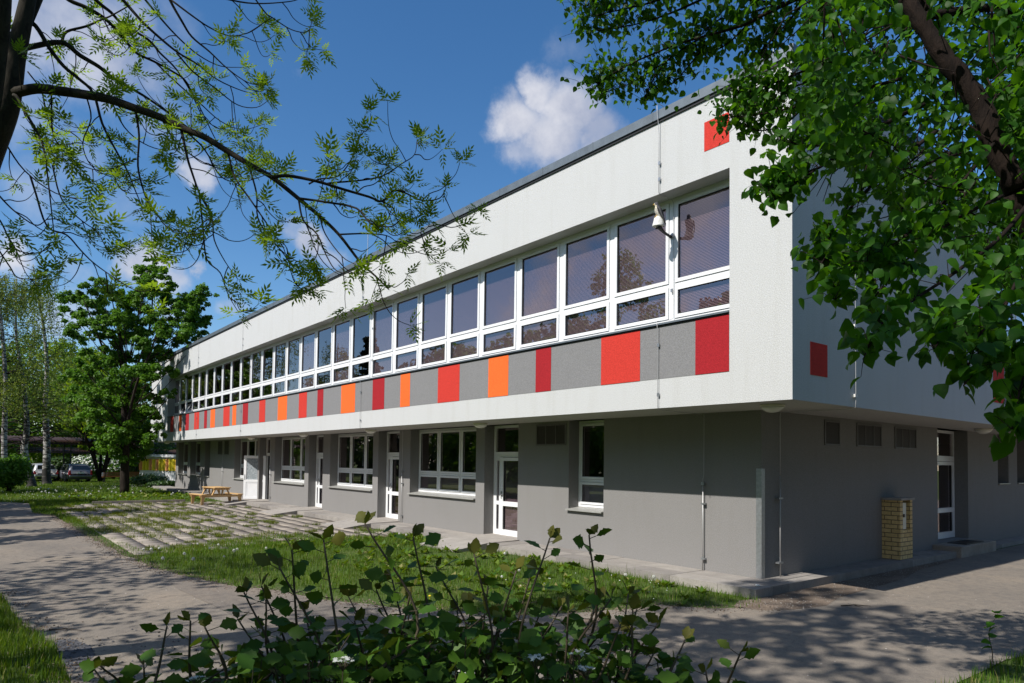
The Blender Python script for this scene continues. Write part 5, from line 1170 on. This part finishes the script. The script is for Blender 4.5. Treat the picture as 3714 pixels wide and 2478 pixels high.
# ------------------------------------------------------------------ lime tree at the right, close to the camera
tb = np.array([*at(4150, 1500, 4.1)[:2], GZ]); li = empty('lime_tree', tb, 'near lime tree at the right with a dark rough bough and large heart shaped leaves', 'tree')
A_ = lambda p: np.array(p)-tb
m = MB()
w_ = [A_(p) for p in smooth_path([tb+np.array([.05,-.05,-.1]), tb+np.array([0,0,1.0]), at(4000,1250,4.1), at(3820,930,4.05), at(3690,690,4.0)], 4)]; m.tube(w_, np.linspace(.17,.075,len(w_)), 12)
w_ = [A_(p) for p in trace([(3690,690),(3604,517),(3563,402),(3489,287),(3431,218),(3374,132),(3317,46),(3270,-40),(3180,-200),(3050,-420)], 4.0, 4.3)]
r = np.linspace(.066,.038,len(w_)); r = r*(1+RNG.normal(size=len(r))*.06); m.tube(w_, r, 12); m.build('trunk', M['bark_linden'], li, True)
q2 = lambda L: [(u*s_, v*s_) for u, v in L]
TW = [ # points (2350 px picture), start depth, end depth, start radius, leaves
 ([(2085,20),(1990,-10),(1880,-20),(1760,30),(1700,60),(1560,100),(1440,150),(1375,190)],4.3,5.6,.022,60),
 ([(1600,92),(1530,140),(1490,200),(1478,232)],5.4,5.6,.008,26),([(1640,78),(1590,140),(1545,190),(1500,212)],5.3,5.7,.008,30),([(1720,52),(1670,100),(1620,125),(1580,128)],5.2,5.5,.008,30),
 ([(1780,10),(1600,-20),(1480,10),(1400,28),(1335,45)],5.0,5.8,.012,46),([(1640,-15),(1540,30),(1450,58),(1352,72)],5.1,5.8,.010,46),([(1800,5),(1720,30),(1640,50),(1590,105)],5.0,5.4,.009,34),
 ([(1850,0),(1800,60),(1755,110),(1735,138)],4.8,5.2,.009,36),([(1560,-40),(1450,-25),(1370,0),(1338,18)],5.3,5.9,.009,36),([(1440,150),(1390,180),(1362,205)],5.5,5.6,.006,16),([(1530,140),(1450,190),(1380,215)],5.5,5.7,.006,22),
 ([(2060,110),(1960,130),(1880,150),(1790,185),(1715,212),(1672,208)],4.3,4.9,.013,56),([(2070,180),(1960,210),(1850,240),(1745,262),(1662,272)],4.2,4.8,.012,50),([(1850,240),(1800,285),(1740,300),(1692,278)],4.6,4.9,.008,26),([(1900,180),(1820,200),(1760,240),(1700,235)],4.6,4.9,.008,34),
 ([(2120,240),(2000,300),(1880,385),(1800,400),(1762,440)],4.0,3.5,.013,46),([(2150,300),(2050,380),(1950,480),(1900,560),(1886,604)],4.0,3.3,.013,50),([(2080,260),(1960,320),(1870,335),(1800,325)],4.1,4.0,.010,36),
 ([(2180,350),(2100,450),(1990,560),(1930,630),(1917,688)],3.9,3.1,.012,46),([(2200,400),(2150,500),(2050,600),(1960,610)],3.8,3.2,.010,34),([(1880,385),(1810,430),(1775,462)],3.6,3.5,.006,20),
 ([(2380,440),(2300,540),(2200,620),(2080,700),(2010,755),(1985,815)],3.4,2.5,.012,40),([(2400,520),(2320,600),(2240,680),(2170,760),(2145,800)],3.3,2.6,.010,32),([(2420,560),(2350,650),(2280,720),(2235,800),(2212,885)],3.1,2.5,.010,34),
 ([(2440,700),(2380,800),(2345,880),(2322,985)],2.7,2.4,.008,24),([(2440,760),(2380,860),(2350,940),(2338,985)],2.8,2.5,.008,22),([(2300,450),(2200,500),(2120,560),(2040,640),(1995,700)],3.5,3.0,.010,36),
 ([(2280,330),(2180,450),(2080,540),(1990,600)],3.7,3.1,.010,36),([(2330,650),(2290,740),(2260,800),(2235,860)],2.9,2.6,.007,22)]
m = MB(); LP = []; LD = []; LS = []
heart = [(0,0,0),(.08,-.29,.07),(.36,-.45,.11),(.70,-.30,.02),(1.04,.03,-.20),(.70,.32,.04),(.36,.46,.13),(.10,.31,.08),(.36,0,.0),(.70,0,-.07)]
hf = [(0,1,2,8),(8,2,3,9),(9,3,4,4),(0,8,6,7),(8,9,5,6),(9,4,4,5)]
hf = [(0,1,2),(0,2,8),(8,2,3),(8,3,9),(9,3,4),(0,8,6),(0,6,7),(8,9,5),(8,5,6),(9,4,5)]
def leafat(p, size, back=None):
    a = RNG.uniform(0, 6.28); LP.append(p); LD.append((math.cos(a)*.75, math.sin(a)*.75, -RNG.uniform(.15, 1.3))); LS.append(size*RNG.uniform(.6, 1.18))
for pts, d0, d1, r0, nl in TW:
    path = trace(q2(pts), d0, d1, 5); m.tube([A_(p) for p in path], np.linspace(r0, .0025, len(path)), 5)
    f0 = .25
    for k in range(int(nl*(6.0 if d1 > 4 else 4.4 if d1 > 2.9 else 3.4))):
        f = f0+(1-f0)*RNG.random()**.8; p = np.array(path[min(len(path)-1, int(f*len(path)))]); dq = depth_of(p); o = RNG.normal(size=3)*np.array([.017,.017,.013])*dq+np.array([0,0,.012*dq]); s1 = p+o
        if RNG.random() < .28: m.tube([A_(p), A_(p+o*.6+np.array([0,0,.015])), A_(s1)], [.0022,.0016,.001], 3, cap=False)
        leafat(A_(s1), .052 if d1 > 4 else .060 if d1 > 2.9 else .066)
    leafat(A_(path[-1]), .06)
# the dense body of the crown between the twigs
poly = q2([(1850,-30),(1835,60),(1850,150),(1840,280),(1900,340),(1990,420),(2060,490),(2130,540),(2210,580),(2290,640),(2360,690),(2480,760),(2480,-30)])
n = 26000; U = RNG.uniform(min(p[0] for p in poly), max(p[0] for p in poly), n); Vv = RNG.uniform(-60, 1220, n); k = in_poly(U, Vv, poly); U, Vv = U[k], Vv[k]
bough = np.array([(3700,700),(3604,517),(3563,402),(3489,287),(3431,218),(3374,132),(3317,46),(3270,-40)], float)
bl_ = np.concatenate([bough[i]+(bough[i+1]-bough[i])*np.linspace(0,1,12)[:,None] for i in range(7)])
for u, v in zip(U, Vv):
    nb_ = np.min(np.hypot(bl_[:,0]-u, bl_[:,1]-v)) < 45
    w0 = vnoise(np.array([u/220]), np.array([v/220]), 1.4, 3)[0]
    if RNG.random() < .72+.30*w0: leafat(A_(at(u, v, RNG.uniform(4.4 if nb_ else 3.2, 6.6))), .058)
for _ in range(170):                                   # thin twigs inside the crown
    u, v = RNG.uniform(2950, 3750), RNG.uniform(-50, 900)
    if not in_poly(np.array([u]), np.array([v]), poly)[0]: continue
    d = RNG.uniform(3.5, 5.5); p = at(u, v, d); q = p+np.array([RNG.normal()*.25, RNG.normal()*.25, -RNG.uniform(.1,.4)]); m.tube([A_(p), A_((p+q)/2+RNG.normal(size=3)*.03), A_(q)], [.006,.004,.002], 4)
# upper crown above the picture: it shades the road and the shrub
topc = [(at(3300,-700,4.6), 1.5), (at(2700,-500,5.2), 1.3), (at(3900,-300,4.4), 1.4), (at(4100,500,4.4), 1.1), (at(3500,-1500,4.2), 1.5), (at(2300,-900,5.0), 1.1)]
for c_, rr_ in topc:
    for _ in range(1000):
        d = RNG.normal(size=3); d /= np.linalg.norm(d); leafat(A_(c_+d*rr_*RNG.random()**.4), .1)
for c_, rr_ in topc: m.tube([A_(x) for x in smooth_path([at(3330,60,4.2), (at(3330,60,4.2)+c_)/2+np.array([0,0,.4]), c_], 4)], np.linspace(.03,.008,9), 6)
m.build('boughs', M['bark_linden'], li, True)
LP = np.array(LP); LD = np.array(LD); nrm_ = np.tile([0,0,1.],(len(LP),1))*.8-FW*.25+RNG.normal(size=(len(LP),3))*.45
V, F = scatter(heart, hf, LP, frames_dir(LD, nrm_), np.array(LS)); np_mesh('crown', V, F, M['leaf_linden_near'], li, var=np.repeat(RNG.random(len(LP)), len(heart)), smooth=True)

# ------------------------------------------------------------------ flowering shrubs in front of the camera
lob = [(0,0,0),(.16,-.12,.02),(.30,-.30,.05),(.44,-.26,.05),(.50,-.38,.06),(.68,-.24,.04),(.80,-.20,.03),(1.0,0,-.04),(.80,.20,.03),(.68,.24,.04),(.50,.38,.06),(.44,.26,.05),(.30,.30,.05),(.16,.12,.02),(.4,0,0),(.7,0,-.01)]
lf_ = [(0,1,14),(1,2,14),(2,3,14),(3,4,14),(4,5,15),(14,4,15),(5,6,15),(6,7,15),(15,7,8),(15,8,9),(15,9,10),(14,15,10),(14,10,11),(14,11,12),(14,12,13),(14,13,0)]
def shrub(name, label, shoots, base_uv, base_d, mass, nflow, leaf=.064, deep=GZ+.25):
    b = np.array([*at(base_uv[0], base_uv[1], base_d)[:2], deep]); t = empty(name, b, label, 'shrub', 'white flowering shrubs in front'); m = MB(); P_ = []; D_ = []; S__ = []
    B_ = lambda p: np.array(p)-b; red = []
    for (u, v, d) in shoots:
        tip = at(u, v, d); root = b+np.array([RNG.normal()*.16, RNG.normal()*.16, 0]); low = at(u+RNG.normal()*25, 2700, d+RNG.normal()*.06); low[:2] = low[:2]*.75+root[:2]*.25
        mid = (tip+low)/2+RNG.normal(size=3)*np.array([.045,.045,.0]); path = smooth_path([root, low, mid, tip], 6); m.tube([B_(p) for p in path], np.linspace(.007,.0022,len(path)), 5)
        s0 = 5; L = len(path); a0 = RNG.uniform(0,6.28)
        Lq = np.linalg.norm(np.array(tip)-np.array(low)); nn = int(Lq/.022)
        for k in range(nn):
            f = (k+.5)/nn; p = low+(mid-low)*min(1,2*f) if f < .5 else mid+(tip-mid)*(2*f-1); a = a0+k*2.4; e = RNG.uniform(-.35,.25)+.75*f**4
            dr = np.array([math.cos(a), math.sin(a), math.tan(e)*.6]); dr /= np.linalg.norm(dr); st = p+dr*RNG.uniform(.012,.03); m.tube([B_(p), B_(st)], .0012, 3, cap=False)
            P_.append(B_(st)); D_.append(dr); S__.append(leaf*RNG.uniform(.65,1.1)*(1.0-.2*f)); red.append(.25+.75*max(0,(f-.85)/.15) if RNG.random() < .5 else RNG.random()*.6)
        for k in range(2):
            dr = np.array([RNG.normal()*.7, RNG.normal()*.7, .9]); P_.append(B_(tip)); D_.append(dr); S__.append(leaf*RNG.uniform(.5,.8)); red.append(.9)
    (u0, u1, v0, v1, d0, d1, n) = mass
    for _ in range(n):                                 # lower branching mass
        u = RNG.uniform(u0, u1); e = abs((u-(u0+u1)/2)/((u1-u0)/2)); v = v0+(v1-v0)*(RNG.random()**.6)+e**2*130
        p = at(u, v, RNG.uniform(d0, d1)); a = RNG.uniform(0,6.28); dr = np.array([math.cos(a), math.sin(a), RNG.uniform(-.3,.8)])
        P_.append(B_(p)); D_.append(dr); S__.append(leaf*RNG.uniform(.55,1.05)); red.append(RNG.random()*.7)
        if RNG.random() < .16: q = p-np.array([RNG.normal()*.03, RNG.normal()*.03, RNG.uniform(.12,.3)]); m.tube([B_(p), B_(q)], [.0016,.0028], 4, cap=False)
    P_ = np.array(P_); D_ = np.array(D_); nz = np.tile([0,0,.55],(len(P_),1))-FW*.25+RNG.normal(size=(len(P_),3))*.75
    V, F = scatter(lob, lf_, P_, frames_dir(D_, nz), np.array(S__)); np_mesh('foliage', V, F, M['leaf_shrub'], t, var=np.repeat(np.array(red), len(lob)))
    pet = ([(math.cos(a)*(.5 if i%2 else .28), math.sin(a)*(.5 if i%2 else .28), 0) for i, a in enumerate(np.linspace(0,2*np.pi,11)[:10])], [tuple(range(10))])
    for _ in range(nflow):                             # flat white umbels
        u = RNG.uniform(u0+(u1-u0)*.12, u1-(u1-u0)*.05); v = RNG.uniform(v0+60, v1-40); p = at(u, v, RNG.uniform(d0-.05, d1)); k = RNG.integers(14, 26); fl = []
        for _ in range(k):
            a = RNG.uniform(0,6.28); r_ = .024*RNG.random()**.5; q = p+np.array([math.cos(a)*r_, math.sin(a)*r_, -r_*r_*8]); fl.append(B_(q)); m.tube([B_(p-UZ*.03), B_(q)], .0007, 3, cap=False)
        m.tube([B_(p-UZ*.03), B_(p-UZ*.13)], .0015, 4, cap=False)
        V, F = scatter(*pet, np.array(fl), frames(len(fl), np.tile([0,0,1.],(len(fl),1)), .35), RNG.uniform(.011,.015,len(fl))); np_mesh('flower_head', V, F, M['blossom'], t, var=RNG.random(len(V)))
    m.build('stem', M['stem'], t, True)
    return t
T = lambda L: [(u*s_, v*s_, d) for u, v, d in L]
shrub('flowering_shrub', 'tall dense middle shrub with white flower heads closest to the camera', T([(670,1262,1.75),(742,1238,1.7),(838,1203,1.65),(948,1232,1.7),(1088,1272,1.75),(1262,1235,1.8),(1352,1228,1.75),(640,1300,1.7),(1185,1310,1.9),(1218,1318,2.0),(1000,1300,2.0),(560,1360,1.8),(600,1345,1.9),(900,1330,2.0),(1120,1345,2.0),(1290,1390,2.0),(1452,1400,1.8),(1462,1395,1.9),(1395,1430,1.9),(800,1370,2.1),(700,1400,2.0),(1050,1400,2.1),(545,1420,1.9)])+[(RNG.uniform(930,2450), RNG.uniform(2110,2350), RNG.uniform(1.7,2.4)) for _ in range(26)], (1600,2600), 1.9, (840,2300,2250,2560,1.6,2.3,1700), 22)
shrub('flowering_shrub', 'sparse left shrub with few long shoots over the grey path', T([(383,1437,1.75),(437,1425,1.7),(470,1440,1.65),(230,1528,1.7),(330,1530,1.9),(500,1490,1.9),(215,1535,1.8),(520,1530,1.8)]), (640,2600), 1.8, (560,900,2380,2560,1.65,2.0,110), 5)
shrub('flowering_shrub', 'low right shrub shoots standing over the sunny road', T([(1572,1468,1.8),(1700,1497,1.7),(1620,1540,1.8),(1500,1500,1.8),(1545,1520,1.9)]), (2450,2620), 1.85, (2250,2560,2380,2560,1.7,2.0,110), 3)
# young sapling in the right grass corner
p = G(3594,2440); t = empty('sapling', p, 'small sapling with few round leaves in the bottom right grass', 'sapling'); m = MB(); path = smooth_path([(0,0,0),(.01,.02,.2),(-.01,-.01,.42),(.06,.03,.62)], 4); m.tube(path, np.linspace(.006,.002,len(path)), 5); m.build('stem', M['stem'], t, True)
P_ = np.array([path[i] for i in (5,6,7,8,9,10,11,12,12)]); D_ = RNG.normal(size=(9,3))*np.array([1,1,.3]); V, F = scatter(heart, hf, P_, frames_dir(D_, np.tile([0,0,1.],(9,1))+RNG.normal(size=(9,3))*.4), .095); np_mesh('foliage', V, F, M['leaf_linden_near'], t, var=np.repeat(RNG.random(9), len(heart)))
# ------------------------------------------------------------------ sun and sky
SUN = np.array([0.012, 1.0, -1.06]); SUN /= np.linalg.norm(SUN)
EL = math.asin(-SUN[2]); AZ = math.atan2(-SUN[0], -SUN[1])        # azimuth of the sun measured from +Y
ld = bpy.data.lights.new('sun', 'SUN'); ld.energy = 5.0; ld.angle = math.radians(.53); ld.color = (1.0, .955, .89)
lo = bpy.data.objects.new('sun', ld); COL.objects.link(lo); lo.rotation_euler = Vector(SUN).to_track_quat('-Z', 'Y').to_euler(); lo.location = (0, -20, 30)
w = bpy.data.worlds.new('World'); S.world = w; w.use_nodes = True; nt = w.node_tree; bgn = nt.nodes['Background']
sky = N(nt, 'ShaderNodeTexSky', sky_type='NISHITA'); sky.sun_disc = False; sky.sun_elevation = EL; sky.sun_rotation = AZ
sky.altitude = 250; sky.air_density = 1.0; sky.dust_density = .35; sky.ozone_density = 3.0
dr = N(nt, 'ShaderNodeTexCoord').outputs['Generated']
nv = N(nt, 'ShaderNodeTexNoise'); nv.inputs['Scale'].default_value = 3.2; nv.inputs['Detail'].default_value = 9; nv.inputs['Roughness'].default_value = .62; nt.links.new(dr, nv.inputs['Vector'])
nd = N(nt, 'ShaderNodeTexNoise'); nd.inputs['Scale'].default_value = 9; nd.inputs['Detail'].default_value = 8; nd.inputs['Roughness'].default_value = .6; nt.links.new(dr, nd.inputs['Vector'])
def vm(op, a, b):
    n = N(nt, 'ShaderNodeVectorMath', operation=op)
    for i, x in enumerate((a, b)):
        if hasattr(x, 'is_output'): nt.links.new(x, n.inputs[i])
        else: n.inputs[i].default_value = tuple(x)
    return n
warp = vm('ADD', dr, vm('MULTIPLY', vm('SUBTRACT', nd.outputs['Color'], (.5,.5,.5)).outputs[0], (.10,.10,.10)).outputs[0]).outputs[0]
acc = None
# cumulus heaps: picture position, radius, strength
for u, v, r, k in ((1890,430,105,1.0),(1985,330,80,.95),(2070,410,120,1.0),(2000,510,140,1.0),(2140,490,105,.95),(1900,570,80,.7),(2230,500,75,.6),(1830,390,60,.5),(2090,560,100,.6),(2080,170,90,.32),
        (330,170,210,.8),(180,90,210,.8),(520,240,170,.6),(420,60,150,.6),(640,120,120,.4),(720,640,70,.9),(680,560,60,.45),(1120,900,85,1.0),(1190,960,70,.7),(1050,850,60,.6),(40,930,70,1.0),(520,960,85,.95),(600,1010,70,.8),(690,970,32,.8),(860,1110,60,.6),(300,1000,70,.5),(560,430,120,.5),(90,420,150,.5),(250,560,130,.42),(420,760,110,.4),(120,700,120,.45),(1110,270,30,.3),(620,1130,80,.6),(250,1150,120,.6)):
    c_ = ray(u, v); c_ = c_/np.linalg.norm(c_); a = r/CAM['f']
    d = N(nt, 'ShaderNodeVectorMath', operation='DISTANCE'); nt.links.new(warp, d.inputs[0]); d.inputs[1].default_value = tuple(c_)
    mr = N(nt, 'ShaderNodeMapRange', interpolation_type='SMOOTHSTEP'); nt.links.new(d.outputs['Value'], mr.inputs[0]); mr.inputs[1].default_value = a*1.45; mr.inputs[2].default_value = a*.25; mr.inputs[3].default_value = 0; mr.inputs[4].default_value = k
    acc = mr.outputs[0] if acc is None else math_(nt, 'MAXIMUM', acc, mr.outputs[0])
# fair-weather clouds over the southern half of the sky (seen in the window panes)
sp = N(nt, 'ShaderNodeSeparateXYZ'); nt.links.new(dr, sp.inputs[0])
south = N(nt, 'ShaderNodeMapRange'); nt.links.new(sp.outputs[1], south.inputs[0]); south.inputs[1].default_value = -.05; south.inputs[2].default_value = -.3
gen = N(nt, 'ShaderNodeMapRange', interpolation_type='SMOOTHSTEP'); nt.links.new(nv.outputs['Fac'], gen.inputs[0]); gen.inputs[1].default_value = .36; gen.inputs[2].default_value = .60
acc = math_(nt, 'MAXIMUM', acc, math_(nt, 'MULTIPLY', gen.outputs[0], south.outputs[0]))
dn = math_(nt, 'ADD', math_(nt, 'MULTIPLY', acc, 1.25), math_(nt, 'MULTIPLY', math_(nt, 'SUBTRACT', nd.outputs['Fac'], .55), .9))
cov = N(nt, 'ShaderNodeMapRange', interpolation_type='SMOOTHSTEP'); nt.links.new(dn, cov.inputs[0]); cov.inputs[1].default_value = .18; cov.inputs[2].default_value = 1.35
covm = math_(nt, 'MULTIPLY', cov.outputs[0], ramp(nt, acc, [(0,0,0),(1,1,1)], [.02,.2]))
ccol = ramp(nt, nd.outputs['Fac'], [(3.3,3.5,4.3),(5.3,5.35,5.8)], [.36,.62])
skyc = N(nt, 'ShaderNodeHueSaturation'); nt.links.new(sky.outputs[0], skyc.inputs['Color']); skyc.inputs['Saturation'].default_value = 1.24
nt.links.new(mix(nt, math_(nt, 'MULTIPLY', covm, .92), skyc.outputs[0], ccol), bgn.inputs[0]); bgn.inputs[1].default_value = .130
S.view_settings.view_transform = 'Standard'; S.view_settings.look = 'None'; S.view_settings.exposure = 0.14; S.view_settings.gamma = 1
S.cycles.max_bounces = 8; S.cycles.transparent_max_bounces = 12; S.cycles.caustics_reflective = False; S.cycles.caustics_refractive = False
S.cycles.diffuse_bounces = 2
